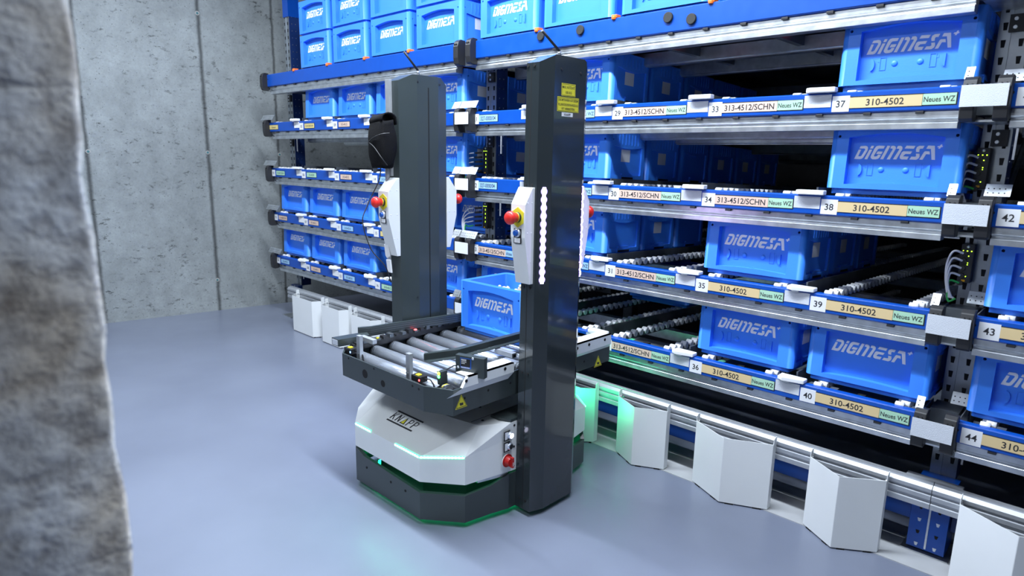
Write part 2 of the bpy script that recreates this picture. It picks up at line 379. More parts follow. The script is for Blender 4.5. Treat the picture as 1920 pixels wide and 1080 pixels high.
def tote_body(emboss, ribs=True):
    mb = MB(); r = .020; hw = TW/2
    zb = .018
    # corner columns
    for (cx, cy, a0) in ((-hw+r, r, 180), (hw-r, r, 270), (hw-r, TD-r, 0), (-hw+r, TD-r, 90)):
        n = 6; arc = [(cx+r*math.cos(math.radians(a0+90*k/n)), cy+r*math.sin(math.radians(a0+90*k/n))) for k in range(n+1)]
        vs = [(x, y, zb) for x, y in arc]+[(x, y, TH) for x, y in arc]
        mb.add(vs, [(k, k+1, n+2+k, n+1+k) for k in range(n)], BLUE, True)
    # faces with recess: front/back (XZ), sides (YZ)
    for y0, sgn in ((0, 1), (TD, -1)):
        hs = [front_recess(), circ(-.168, .19, .0048, 10), circ(.168, .19, .0048, 10)]
        fn = (lambda a, b, h, y0=y0, sgn=sgn: (a, y0+sgn*h, b))
        mb.prism(rect(-hw+r, hw-r, zb, TH), 0, .026, fn, BLUE, hs, caps=(1, 0))
        mb.prism(hs[0], .026, .027, fn, BLUE, caps=(1, 1))
        for hx in (-.168, .168): mb.prism(circ(hx, .19, .0048, 10), .009, .010, fn, HOLESHADE)
        if sgn == 1:
            if emboss:
                fe = (lambda a, b, h: (a, .026-h, b))
                for sx in (-1, 1):
                    cx = sx*.104
                    half = [(cx+sx*-.0*0+(-sx)*0+(.011*math.cos(t))*(-sx)*-1*-1, .082+.019*math.sin(t)) for t in [math.radians(-90+180*k/10) for k in range(11)]]
                    if sx == 1: half = [(cx-.011*math.cos(t), .082+.019*math.sin(t)) for t in [math.radians(-90+180*k/10) for k in range(11)]]
                    else: half = [(cx+.011*math.cos(t), .082+.019*math.sin(t)) for t in [math.radians(-90+180*k/10) for k in range(11)]]
                    mb.prism(half, 0, .006, fe, BLUE)
                    mb.dome((sx*.036, .0261, .083), (0, -1, 0), .0098, .005, BLUE)
                    q = sx*.070; o_ = rect(q-.009, q+.009, .064, .104); i_ = rect(q-.0075, q+.0075, .0655, .1025)
                    mb.prism(o_, 0, .0018, fe, BLUE, [i_])
                    mb.prism(rect(q+sx*.009, q+sx*.015, .090, .098), 0, .0009, fe, BLUE)
                mb.prism([(.014*math.cos(math.radians(t)), .034+.008*math.sin(math.radians(t))) for t in range(0, 181, 18)], 0, .005, fe, BLUE)
    for x0, sgn in ((hw, -1), (-hw, 1)):
        fn = (lambda a, b, h, x0=x0, sgn=sgn: (x0+sgn*h, a+TD/2, b))
        hs = [side_recess(), circ(-.121, .19, .0035, 8), circ(.121, .19, .0035, 8)]
        mb.prism(rect(-TD/2+r, TD/2-r, zb, TH), 0, .009, fn, BLUE, hs, caps=(1, 0))
        mb.prism(hs[0], .009, .010, fn, BLUE)
        for q in (-.121, .121): mb.prism(circ(q, .19, .0035, 8), .006, .007, fn, HOLESHADE)
        for k in range(7):
            a = -.075+.025*k; mb.prism(rect(a-.0015, a+.0015, .170, .217), -.0022, 0, fn, BLUE)
        mb.prism([(-.055, .018), (.055, .018), (.055, .030), (.05, .034), (-.05, .034), (-.055, .030)], -.003, 0, fn, BLUE)
        mb.prism(rect(-.045, .045, .018, .027), -.0035, -.002, fn, HOLESHADE)
    # rim, inner walls, floor
    t = .030
    def rr_(hx0, hx1, y0, y1, rad, n=5):
        L = []
        for (cx, cy, a0) in ((hx0+rad, y0+rad, 180), (hx1-rad, y0+rad, 270), (hx1-rad, y1-rad, 0), (hx0+rad, y1-rad, 90)):
            L += [(cx+rad*math.cos(math.radians(a0+90*k/n)), cy+rad*math.sin(math.radians(a0+90*k/n))) for k in range(n+1)]
        return L
    O = rr_(-hw, hw, 0, TD, r, 6); I = rr_(-hw+t, hw-t, t, TD-t, .012)
    mb.prism(O, 0, .0001, FZ(TH-.0001), BLUE, [I])
    mb.prism(I, .03, TH-.0001, FZ(0), BLUE, caps=(1, 0), smooth=False)
    I2 = rr_(-hw+t-.005, hw-t+.005, t-.005, TD-t+.005, .012)
    mb.prism(O, 0, .0001, FZ(zb), BLUE, [rr_(-hw+.014, hw-.014, .014, TD-.014, .012)])
    mb.prism(rr_(-hw+.014, hw-.014, .014, TD-.014, .012), 0, zb, FZ(0), BLUE)
    return mb
def tote_logo():
    mb = MB()
    for pl in LOGO:
        q = [logo_pt(*p) for p in pl]
        mb.prism([(-.122+a, .101+b+.016) for a, b in q], 0, .0006, lambda a, b, h: (a, .0256-h, b), WHITEPRINT)
    return mb
protos = {}
def make_tote(emboss, sticker):
    key = (emboss, sticker)
    if key in protos: return protos[key]
    root = thing('stacking_tote', (0, 0, 0), 'x', 'box')
    ks = [tote_body(emboss).build('tote_body', root), tote_logo().build('printed_logo', root)]
    if sticker:
        ks.append(MB().box(TW/2-.009, TW/2-.0082, .105, .175, .095, .15, PAPER).build('paper_sticker', root))
    kids[root.name] = ks; protos[key] = root; root['_used'] = 0
    return root
SLOPE = .040
def place_tote(x, y, z, label, group=None, emboss=True, sticker=True, tilt=SLOPE, yaw=0.0):
    p = make_tote(emboss, sticker)
    if p['_used'] == 0: o = p; p['_used'] = 1
    else: o = copy_tree(p)
    o.location = (x, y, z); o.rotation_euler = (-tilt, 0, yaw); o['label'] = label; o['category'] = 'box'
    if group: o['group'] = group
    elif 'group' in o: del o['group']
    return o

# ------------------------------------------------------------------ rack
ZL = {0: 1.827, 1: 1.492, 2: 1.157, 3: .821, 4: .485}       # centre heights of the blue front beams
BAY = {1: (-4.805, -2.66, -4.81), 2: (-2.548, -.405, -2.54), 3: (-.322, 1.9, -.30)}
def lane(b, i): return (BAY[b][2]+.437*i) if b != 2 else (-2.541+.437*i)
UPX = {1: -4.85, 2: -2.607, 3: -.352, 4: 1.95}
lvname = {0: 'top level', 1: 'second level from the top', 2: 'middle level', 3: 'second lowest level', 4: 'lowest level'}
bayname = {1: 'left bay', 2: 'middle bay', 3: 'bay at the right photo edge'}

def card(mb, x0, x1, z, h, y, paper, txt=None, size=.03, shrink=.9, align='CENTER'):
    mb.box(x0, x1, y-.0012, y, z-h/2, z+h/2, paper)
    if txt:
        vs, ps, w_, hh = text_geo(txt); wmax = (x1-x0)*shrink; wd = min(w_*size, wmax)
        mb.text(txt, size, (lambda a, b, hh_: ((x0+x1)/2+a, y-.0014, z+b)), 0, INK, width=wd)
LAB = {}   # (bay, level) -> list of (lane, number, text, paper, text2, paper2)
S12 = '313-4512/SCHN'; NW = 'Neues WZ'
LAB[2, 1] = [(0, '21', '327-0000/04', BLUEL, None, None), (1, '25', S12, PINK, 'Altes WZ', BLUEL), (2, '29', S12, PINK, NW, GREENL), (3, '33', S12, PINK, NW, GREENL), (4, '37', '310-4502', TAN, NW, GREENL)]
LAB[2, 2] = [(0, '22', '327-0000/04', BLUEL, None, None), (1, '26', S12, PINK, 'Altes WZ', BLUEL), (2, '30', S12, PINK, NW, GREENL), (3, '34', S12, PINK, NW, GREENL), (4, '38', '310-4502', TAN, NW, GREENL)]
LAB[2, 3] = [(0, '23', S12, PINK, 'Altes WZ', BLUEL), (1, '27', S12, PINK, 'Altes WZ', BLUEL), (2, '31', S12, PINK, NW, GREENL), (3, '35', '310-4502', TAN, NW, GREENL), (4, '39', '310-4502', TAN, NW, GREENL)]
LAB[2, 4] = [(0, '24', S12, PINK, 'Altes WZ', BLUEL), (1, '28', S12, PINK, 'Altes WZ', BLUEL), (2, '32', S12, PINK, NW, GREENL), (3, '36', '310-4502', TAN, NW, GREENL), (4, '40', '310-4502', TAN, NW, GREENL)]
for k, n in ((1, '41'), (2, '42'), (3, '43'), (4, '44')): LAB[3, k] = [(0, n, '310-4502', TAN, NW, GREENL)]
LAB[1, 1] = [(0, None, 'Eismann', YELL, None, None), (1, '05', '313-4518/SCHN', YELL, None, None), (2, '09', '313-4512', PINK, None, None), (3, '13', '313-4512', PINK, None, None), (4, '17', '313-4510', BLUEL, None, None)]
LAB[1, 2] = [(0, '02', '313-4517/SCHN', GREENL, None, None), (1, '06', '313-4518', GREENL, None, None), (2, '10', '313-4512', PINK, None, None), (3, '14', '313-4510', BLUEL, None, None), (4, '18', '313-4510', BLUEL, None, None)]
LAB[1, 3] = [(0, '03', '313-4508/SCHN', PINK, None, None), (1, '07', '313-4512', PINK, None, None), (2, '11', '313-4510', BLUEL, None, None), (3, '15', '310-4502', YELL, None, None), (4, '19', '313-4510', BLUEL, None, None)]
LAB[1, 4] = [(0, '04', '313-4510', BLUEL, None, None), (1, '08', '313-4512', PINK, None, None), (2, '12', '313-4510', BLUEL, None, None), (3, '16', '318-4512', GREENL, None, None), (4, '20', '313-4510', BLUEL, None, None)]

_tm = []
def track_mesh():
    """row of white skate wheels in a dark channel, falling towards the back"""
    if _tm: return _tm[0]
    mb = MB(); yy1 = DEPTH-.09; vs = []
    for y in (0, yy1):
        q = SLOPE*y; vs += [(-.014, y, -.030-q), (.014, y, -.030-q), (.014, y, -.012-q), (-.014, y, -.012-q)]
    mb.add(vs, [(0, 1, 5, 4), (1, 2, 6, 5), (2, 3, 7, 6), (3, 0, 4, 7), (0, 3, 2, 1), (4, 5, 6, 7)], GALVD)
    for k in range(int((yy1-.02)/.0235)):
        y = .008+k*.0235; zz = -.0130-SLOPE*y; dx = .006 if k % 2 else -.006
        mb.cyl((dx-.013, y, zz), (dx+.013, y, zz), .0130, NYLON, n=(12 if k < 34 else 7))
    o = mb.build('t'); _tm.append(o.data); bpy.data.objects.remove(o); return _tm[0]
DEPTH = 3.0
def shelf(b, lv):
    x0, x1, lx = BAY[b]; z = ZL[lv]
    root = thing('flow_shelf', (x0, 0, z), 'blue fronted roller shelf, %s, %s' % (lvname[lv], bayname[b]), 'shelf', 'flow rack shelves')
    Mi = Matrix.Translation((-x0, 0, -z))
    def fin(mb, name, bevel=0):
        for v in mb.v: v -= Vector((x0, 0, z))
        return mb.build(name, root, bevel)
    hz = .03 if lv else .040
    mb = MB()
    mb.prism([(0, z-hz), (.004, z-hz-.004), (.034, z-hz-.004), (.034, z-hz+.004), (.036, z+hz), (.028, z+hz+.003), (.004, z+hz+.003), (0, z+hz)], x0, x1, FX(0), BEAM)
    for xx in (x0+.018, x1-.018): mb.cyl((xx, -.0012, z+.008), (xx, .0, z+.008), .0045, BLACK, 10)
    fin(mb, 'front_beam', .0015)
    zt = z-hz-.005
    mb = MB(); g = [(.012, zt), (.012, zt-.02), (.020, zt-.024), (.020, zt-.030), (.012, zt-.034), (.012, zt-.052), (.06, zt-.052), (.06, zt-.048), (.06, zt)]
    mb.prism(g, x0+.02, x1-.02, FX(0), GALV)
    for k in range(int((x1-x0)/.44*3)):
        xx = x0+.10+k*.147
        mb.box(xx, xx+.022, .002, .013, zt-.007, zt+.001, BLACKP)
    fin(mb, 'support_beam', .001)
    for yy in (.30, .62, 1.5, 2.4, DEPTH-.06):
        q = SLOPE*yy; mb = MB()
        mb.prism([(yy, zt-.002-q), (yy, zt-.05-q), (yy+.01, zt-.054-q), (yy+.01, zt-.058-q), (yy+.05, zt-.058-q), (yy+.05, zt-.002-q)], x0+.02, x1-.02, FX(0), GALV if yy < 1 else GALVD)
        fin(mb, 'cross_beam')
    zb = z+hz
    if lv == 0:
        mb = MB().box(x0+.02, x1-.02, .065, DEPTH, zt-.006, zt-.002, GALVD); fin(mb, 'shelf_deck')
        for k in range(5):
            xx = x0+.24+k*.43
            mb = MB().box(xx-.012, xx+.012, .062, 2.8, zt-.05, zt-.006, GALVD); fin(mb, 'cross_rib')
            if k in (1, 2, 3, 4):
                mb = MB().box(xx+.03, xx+.075, .16, .185, zt-.026, zt-.014, NYLON).box(xx+.03, xx+.04, .157, .16, zt-.024, zt-.016, LEDR)
                fin(mb, 'photo_sensor')
    else:
        for i in range(5):
            xl = lane(b, i)
            if xl > .9: continue
            for dx in (.065, .325):
                if xl+dx > x1: continue
                o = bpy.data.objects.new('roller_track', track_mesh()); C.objects.link(o); o.parent = root
                o.location = (xl+dx-x0, .03, zb+.012-z)
            mbt = MB(); d0 = SLOPE*(DEPTH-.1); xx = xl-.022
            if i > 0:
                vs = []
                for y, q in ((.05, 0), (DEPTH-.05, d0)):
                    vs += [(xx-.003, y, zb-.04-q), (xx+.003, y, zb-.04-q), (xx+.003, y, zb+.028-q), (xx-.003, y, zb+.028-q)]
                mbt.add(vs, [(0, 1, 5, 4), (1, 2, 6, 5), (2, 3, 7, 6), (3, 0, 4, 7), (0, 3, 2, 1), (4, 5, 6, 7)], GALVD)
                fin(mbt, 'lane_rail')
                # nylon entry guide riding over the beam
                mbt = MB(); gx = xl-.022
                if lv <= 2:
                    mbt.prism([(gx-.048, .004), (gx+.045, .010), (gx+.045, -.020), (gx-.035, -.028), (gx-.048, -.018)], zb+.004, zb+.020, FZ(0), NYLON)
                else:
                    mbt.prism([(gx-.048, .030), (gx+.045, .028), (gx+.045, -.006), (gx-.030, -.022), (gx-.048, -.012)], zb+.004, zb+.018, FZ(0), NYLON)
                    mbt.cyl((gx-.02, -.002, zb-.002), (gx-.02, -.002, zb+.021), .013, NYLON, 12)
                fin(mbt, 'entry_guide', .003)
            # small sensor bracket in the middle of the lane
            mbt = MB(); cx = xl+.195
            mbt.box(cx-.09, cx+.10, .05, .17, zb-.025, zb-.021, GALVD); mbt.box(cx-.012, cx+.012, .06, .085, zb-.02, zb-.006, BLACKP)
            mbt.box(cx-.004, cx+.001, .0585, .0602, zb-.012, zb-.008, LEDG if (b, i, lv) in ((2, 3, 4), (2, 4, 4)) else LEDR)
            fin(mbt, 'photo_sensor')
    # labels
    for (i, num, txt, pap, txt2, pap2) in LAB.get((b, lv), []):
        nx = {1: -4.776+.443*i if i else -4.776, 2: -2.513+.440*i, 3: -.266}[b]
        if b == 1 and i: nx = [-4.776, -4.315, -3.87, -3.428, -2.99][i]
        y = -.0004; zc = z-.001
        if num:
            mb = MB(); card(mb, nx-.027, nx+.026, zc-.003, .050 if b > 1 else .046, y-.0006, PAPER, num, .030 if b > 1 else .026, .72); fin(mb, 'number_label')
        if b == 1:
            x_ = nx+.045 if num else nx-.02
            mb = MB(); mb.box(x_-.004, x_+.134, y-.0008, y, zc-.019, zc+.017, BLACKP); card(mb, x_, x_+.13, zc-.001, .030, y-.0008, pap, txt, .020, .8); fin(mb, 'part_label')
        else:
            wd = {'327-0000/04': .135}.get(txt, .205)
            mb = MB(); mb.box(nx+.026, nx+.03+wd, y-.0006, y, zc-.0185, zc+.0185, BLACKP)
            card(mb, nx+.026, nx+.026+wd, zc-.001, .033, y-.0006, pap, txt, .0285, .9 if wd > .18 and txt == S12 else (.58 if wd > .18 else .8)); fin(mb, 'part_label')
            if txt2:
                mb = MB(); mb.box(nx+.026+wd, nx+.116+wd, y-.0006, y, zc-.0185, zc+.0175, BLACKP)
                card(mb, nx+.027+wd, nx+.113+wd, zc, .032, y-.0006, pap2, txt2, .022, .93); fin(mb, 'note_label')
        if i > 0 and lv:
            fx = nx-.030
            mb = MB().box(fx-(.088 if b > 1 else .075), fx-.001, y-.001, y, zc-.012, zc+.0285, FILM if b > 1 else PAPER); fin(mb, 'reflective_film')
    if lv == 0:
        stops = {1: (-4.415, -3.968, -3.535, -3.095, -2.68), 2: (-2.13, -1.70, -1.268, -.83), 3: ()}[b]
        for xx in stops:
            mb = MB().box(xx+.012, xx+.038, -.002, .03, zb+.002, zb+.016, ORANGE).cyl((xx+.025, .0, zb-.004), (xx+.025, .0, zb+.010), .010, ORANGE, 10)
            fin(mb, 'orange_stop', .002)
        if b == 2:
            for xx, zz in ((-2.075, 1.842), (-1.847, 1.842), (-1.417, 1.838), (-1.317, 1.820)):
                mb = MB().lathe((xx, -.001, zz), (0, -1, 0), [(.020, 0), (.020, .007), (.018, .009)], RUBBER, 20); fin(mb, 'rubber_pad')
    return root
for b in (1, 2, 3):
    for lv in range(5): shelf(b, lv)

# uprights, cantilever arms
def upright(k):
    x = UPX[k]; y0 = .20; y1 = .285; hw = .038
    root = thing('rack_upright', (x, y0, 0), {1: 'perforated steel rack post at the far left end beside the concrete wall', 2: 'perforated steel rack post between left and middle bay, behind the robot',
                 3: 'perforated steel rack post at the right with a blue painted foot', 4: 'x'}[k], 'post', 'rack posts')
    O = Vector((x, y0, 0))
    def fin(mb, name, bevel=0, parent=root):
        for v in mb.v: v -= O
        return mb.build(name, parent, bevel)
    mb = MB(); ztop = 2.9
    face = GALV
    # folded profile: two flat webs with a groove between them
    prof = [(x-hw, y1), (x-hw, y0), (x-.006, y0), (x-.006, y0+.012), (x+.006, y0+.012), (x+.006, y0), (x+hw, y0), (x+hw, y1), (x+hw-.003, y1), (x+hw-.003, y0+.003), (x-hw+.003, y0+.003), (x-hw+.003, y1)]
    mb.prism(prof, .245, ztop, FZ(0), GALVU)
    mb.box(x+hw-.0005, x+hw+.001, y0+.004, y1, .245, ztop, POSTBLUE); mb.box(x-hw-.001, x-hw+.0005, y0+.004, y1, .245, ztop, POSTBLUE)
    zz = .30
    while zz < ztop-.05:
        for sx in (-1, 1):
            cx = x+sx*.022
            mb.prism([(cx-.0065, zz+.022), (cx-.0045, zz), (cx+.0045, zz), (cx+.0065, zz+.022)], -.0008, 0, FY(y0), BLACK)
        for yy in (y0+.025, y0+.055):
            mb.prism(circ(yy, zz+.01, .0035, 6), 0, .0016, FX(x+hw), GALV)
        zz += .05
    fin(mb, 'post_profile')
    FT = BEAM if k > 1 else POSTBLUE
    yf = .085 if k > 1 else .16
    mb = MB().box(x-.055, x+.055, yf, .20, .015, .25, FT).box(x-.003, x+.003, yf-.002, yf+.001, .02, .25, GALV)
    for sx in (-1, 1):
        for q in range(5):
            mb.prism([(x+sx*.027-.006, .215-q*.045), (x+sx*.027-.003, .203-q*.045), (x+sx*.027+.003, .203-q*.045), (x+sx*.027+.006, .215-q*.045)], -.001, 0, FY(yf), GALV if q % 2 == 0 else BLACK)
    mb.box(x-.07, x+.07, .075, .215, 0, .006, GALV); fin(mb, 'post_foot', .001)
    if k == 1:
        mb = MB().box(x-hw-.003, x+hw+.003, y0-.003, y1+.002, 2.31, ztop, BEAM); fin(mb, 'blue_sleeve')
    # rear post and bracing
    mb = MB().box(x-hw, x+hw, 1.62, 1.70, 0, ztop, GALVD); fin(mb, 'rear_post')
    mb = MB()
    for (za, zb_) in ((.1, 1.0), (1.0, 1.9)):
        if k > 1: mb.cyl((x, .29, za), (x, 1.62, zb_), .011, GALVD, 8)
        mb.cyl((x, .29, zb_+.02), (x, 1.62, zb_+.02), .011, GALVD, 8)
    fin(mb, 'brace')
    # arms on each level
    sides = {1: (0,), 2: (-1, 1), 3: (-1, 1), 4: (-1,)}[k]
    bx = {1: -4.815, 2: -2.577, 3: -.360, 4: 1.95}[k]
    for lv in range(5):
        z = ZL[lv]
        mb = MB()
        for s in sides:
            ax = bx+s*(.046 if k == 2 else .040)
            a = (ax-.0175, ax+.0175)
            mb.prism([(-.042, z-.035), (-.036, z-.062), (-.026, z-.07), (.012, z-.07), (.012, z+.052), (-.018, z+.055), (-.034, z+.045), (-.042, z+.02)], a[0], a[1], FX(0), BLACKP)
            for q in (-.006, .006): mb.box(ax+q-.0025, ax+q+.0025, -.0445, -.03, z+.025, z+.034, BLACK)
        armcap = mb
        fin(armcap, 'arm_cap', .004)
        mb = MB()
        mb.box(bx-.052, bx+.052, .012, .20, z-.070, z-.064, GALV)
        mb.box(bx-.052, bx-.049, .012, .20, z-.07, z+.03, GALV); mb.box(bx+.049, bx+.052, .012, .20, z-.07, z+.03, GALV)
        mb.box(bx-.04, bx+.04, .10, .20, z-.045, z+.028, GALVD)
        for q in range(7):
            mb.prism([(bx-.053+0*q, 0)]*0 or circ(.03+q*.024, z-.068, .007, 8), -.0006, .0006, FX(bx+.0525), BLACK)
        fin(mb, 'arm')
        if lv:
            if k in (2, 3):
                mb = MB().box(bx-(.046 if k == 2 else .058), bx+(.058 if k == 2 else .053), -.0475, -.0455, z-.030, z+.030, PAPER if k == 2 else FILM); fin(mb, 'reflective_plate')
            # perforated tab on top
            segs = [(-.10, -.045, 1), (-.04, .085, 1)] if k != 1 else [(-.085, .10, 1)]
            for (xa, xb, _) in segs:
                mb = MB()
                T = Matrix.Translation((bx, -.02, z+.052)) @ Matrix.Rotation(math.radians(-32), 4, 'X')
                if k == 3:
                    T = Matrix.Translation((bx+(.0 if xa < -.05 else .040), -.01+(.0 if xa < -.05 else .13), z+.05)) @ Matrix.Rotation(math.radians(-32), 4, 'X')
                    if xa < -.05: xa, xb = -.062, -.04
                    else: xa, xb = -.03, .035
                mb.box(xa, xb, -.001, .001, 0, .042, GALV, T)
                nn = int((xb-xa)/.014)
                for q in range(nn):
                    for zq in (.011, .026):
                        p = T @ Vector((xa+.008+q*.014, -.0012, zq)); dd = T.to_3x3() @ Vector((0, -1, 0))
                        mb.cyl(p, p+dd*.0004, .0022, BLACK, 6)
                fin(mb, 'perforated_tab')
            mb = MB().box(bx+.055, bx+.061, .19, .196, z-.175, z-.075, NYLON); fin(mb, 'locking_rod')
        mb = MB().box(x-.012, x+.030, y0-.012, y0, z-.135, z-.085, BLACKP)
        for q in (-.122, -.098): mb.lathe((x+.004, y0-.012, z+q), (0, -1, 0), [(.006, 0), (.005, .003)], GALV, 8)
        if not (lv in (2, 3) and k in (2, 3)): fin(mb, 'arm_bolt_plate')
    return root
for k in (1, 2, 3): upright(k)

# sensor hubs with cables on the posts
def hub(k, lv, label):
    x = {2: -2.612, 3: -.352}[k]; z1 = {2: 1.352, 3: 1.352}[k] if lv == 2 else 1.052; z0 = z1-.145 if k == 2 else z1-.125
    root = thing('sensor_hub', (x, .19, (z0+z1)/2), label, 'connector box', 'sensor hubs on the rack posts'); O = root.location.copy()
    def fin(mb, name, bevel=0):
        for v in mb.v: v -= O
        return mb.build(name, root, bevel)
    xa = x-.018 if k == 2 else x-.040; xb = xa+.036
    mb = MB().box(xa, xb, .165, .199, z0, z1, BLACKP); mb.lathe(((xa+xb)/2, .165, z1-.008), (0, -1, 0), [(.005, 0), (.004, .003)], GALV, 10); fin(mb, 'hub_housing', .002)
    mb = MB()
    for q in range(3): mb.cyl((xa+.006+q*.011, .1635, z1-.022), (xa+.006+q*.011, .165, z1-.022), .0015, LEDY, 8)
    for q in range(4):
        if k == 3 and q in (2,): continue
        zz = z1-.038-q*.022
        mb.cyl((xa+.022, .1635, zz), (xa+.022, .165, zz), .0014, LEDY, 8)
        if k == 2 or q == 1: mb.cyl((xa+.022, .1635, zz-.006), (xa+.022, .165, zz-.006), .0012, LEDY, 8)
    fin(mb, 'status_light')
    mb = MB()
    for q in range(5):
        zz = z1-.030-q*.024
        if k == 2: mb.cyl((xa+.010, .150, zz), (xa-.022, .126, zz-.003), .0055, BLACKP, 10)
        else: mb.lathe((xa+.010, .165, zz), (0, -1, 0), [(.009, 0), (.008, .006)], BLACKP, 12)
    fin(mb, 'cable_plug')
    for q in range(5):
        zz = z1-.030-q*.024; mb = MB(); c = CABLEG if q == 4 else CABLEW
        if k == 2: pts_ = [(xa-.028, .121, zz-.003), (xa-.055, .105, zz-.010), (xa-.078+q*.004, .09, zz-.045+q*.01), (xa-.082+q*.006, .085, min(zz-.07, z0+.02)), (xa-.075+q*.007, .09, z0-.035)]
        else: pts_ = [(xa+.008, .158, zz), (xa-.016, .145, zz+.006), (xa-.028+q*.003, .14, zz-.03), (xa-.026+q*.004, .14, min(zz-.06, z0+.01)), (xa-.012+q*.005, .14, z0-.05)]
        mb.tube(pts_, .0034, c, 8); fin(mb, 'cable')
    mb = MB().box(xa+.012, xa+.022, .162, .1655, z0+.004, z0+.010, AMBER); fin(mb, 'amber_clip')
hub(2, 2, 'black sensor hub with grey cables on the middle post above shelf label 22')
hub(2, 3, 'black sensor hub with grey cables on the middle post above shelf label 23')
hub(3, 2, 'black sensor hub with green lights on the right post, above the one by shelf 43')
hub(3, 3, 'black sensor hub with green lights on the right post just above shelf 43')
# ------------------------------------------------------------------ totes in the rack
n_ord = ['first', 'second', 'third', 'fourth', 'fifth', 'sixth', 'seventh']
def rack_tote(b, lv, i, num, row=0, y=.058, emboss=True, sticker=True, extra=''):
    z = ZL[lv]+.030+.0125
    yy = y+row*.312; zz = z-SLOPE*yy
    if row == 0: lab = 'blue logo tote directly above shelf label %s%s' % (num, extra)
    else: lab = '%s blue tote from the front in the lane of shelf label %s' % (n_ord[row], num)
    place_tote(lane(b, i)+.195, yy, zz, lab, 'totes on the flow shelves', emboss, sticker)
for i, n in ((1, '05'), (2, '09'), (3, '13'), (4, '17')):
    rack_tote(1, 1, i, n, emboss=(i != 1))
for r in (1, 2, 3, 4): rack_tote(1, 1, 4, '17', r)
rack_tote(1, 2, 3, '14', extra=', half hidden behind the black pouch')
for r in range(5): rack_tote(1, 2, 4, '18', r)
for i, n in ((0, '03'), (1, '07'), (2, '11')): rack_tote(1, 3, i, n, emboss=False)
rack_tote(1, 3, 4, '19', 0, y=.30, emboss=False, extra=', set back behind the post')
for i, n in ((0, '04'), (1, '08'), (2, '12'), (4, '20')): rack_tote(1, 4, i, n, emboss=(i > 1))
for r in range(6):
    rack_tote(2, 1, 1, '25', r, sticker=(r != 4)); rack_tote(2, 2, 1, '26', r, sticker=(r != 2))
for r in range(3): rack_tote(2, 3, 1, '27', r, sticker=(r == 1))
rack_tote(2, 4, 0, '24', emboss=False, extra=', behind the robot')
place_tote(lane(2, 1)+.195, .86, ZL[4]+.0425-SLOPE*.86, 'blue logo tote pushed far back in the dark lane of shelf label 28', 'totes on the flow shelves')
rack_tote(2, 4, 0, '24', 1, y=1.074)
for r in range(3): rack_tote(2, 3, 3, '35', r)
rack_tote(2, 4, 3, '36', emboss=True); rack_tote(2, 4, 4, '40', emboss=False)
for r in range(2): rack_tote(2, 1, 4, '37', r); rack_tote(2, 2, 4, '38', r)
rack_tote(3, 3, 0, '43'); rack_tote(3, 4, 0, '44')
tops = [(-4.185, 1, 'first'), (-3.752, 1, 'second'), (-3.317, 1, 'third'), (-2.87, 1, 'fourth'), (-2.345, 0, 'fifth'), (-1.915, 0, 'sixth'), (-1.483, 0, 'seventh')]
for x, bay1, nm in tops:
    for lvl in (0, 1):
        place_tote(x, .045, 1.870+lvl*.2215, '%s blue logo tote in the %s stack from the left, top level' % (('bottom', 'upper')[lvl], nm),
                   'stacked totes on the top level', emboss=(nm not in ('third', 'fourth', 'sixth')), sticker=True, tilt=0)

# ------------------------------------------------------------------ kick rail and shields
def rail(x0, x1, label):
    mb = MB(); g = [(.0, .25), (.0, .236), (.008, .232), (.008, .226), (.0, .222), (.0, .205), (.04, .205), (.04, .286), (.034, .290), (.02, .290), (.02, .284), (.012, .284), (.0, .274), (.0, .262), (.008, .258), (.008, .254)]
    mb.prism(g, x0, x1, FX(0), ALU)
    o = mb.build('guard_rail'); tag(o, label, 'rail', 'aluminium guard rails'); return o
rail(-4.66, -2.6, 'slotted aluminium rail behind the shields under the left bay'); rail(-2.598, -.345, 'slotted aluminium rail behind the shields under the middle bay')
rail(-.343, 1.9, 'slotted aluminium rail behind the shields at the right photo edge')
tag(MB().box(-.43, -.27, .042, .075, .262, .285, ALU).build('rail_joint', bevel=.002), 'aluminium joint plate on the guard rail in front of the right rack post', 'bracket')
for xa, xb, nm in ((-4.79, -2.665, 'left'), (-2.55, -.41, 'middle'), (-.295, 1.9, 'right')):
    tag(MB().box(xa, xb, .11, .16, .10, .175, BASEBLUE).build('base_beam', bevel=.002), 'blue steel base beam near the floor under the %s rack bay' % nm, 'beam', 'blue base beams')
tag(MB().box(-.272, -.225, .103, .108, .10, .175, AMBER).box(-.268, -.230, .1022, .103, .155, .168, INK).build('caution_plate'), 'small amber plate with black print on the blue base beam beside the right post foot', 'sign')
SHLD = [(-4.47, -4.42, -4.135, -4.105, .085, 'leftmost, beside the concrete wall'), (-4.05, -4.0, -3.775, -3.745, .085, 'second from the left'),
        (-3.68, -3.62, -3.40, -3.36, .085, 'third from the left, partly behind the conveyor'),
        (-1.95, -1.83, -1.72, -1.665, .07, 'lit green directly behind the robot'),
        (-1.538, -1.415, -1.415, -1.292, .090, 'narrow, first one right of the robot'), (-1.158, -1.003, -1.003, -.845, .105, 'second one right of the robot'),
        (-.712, -.59, -.59, -.467, .110, 'just left of the right rack post'), (-.263, -.108, -.108, .047, .115, 'in the lower right photo corner')]
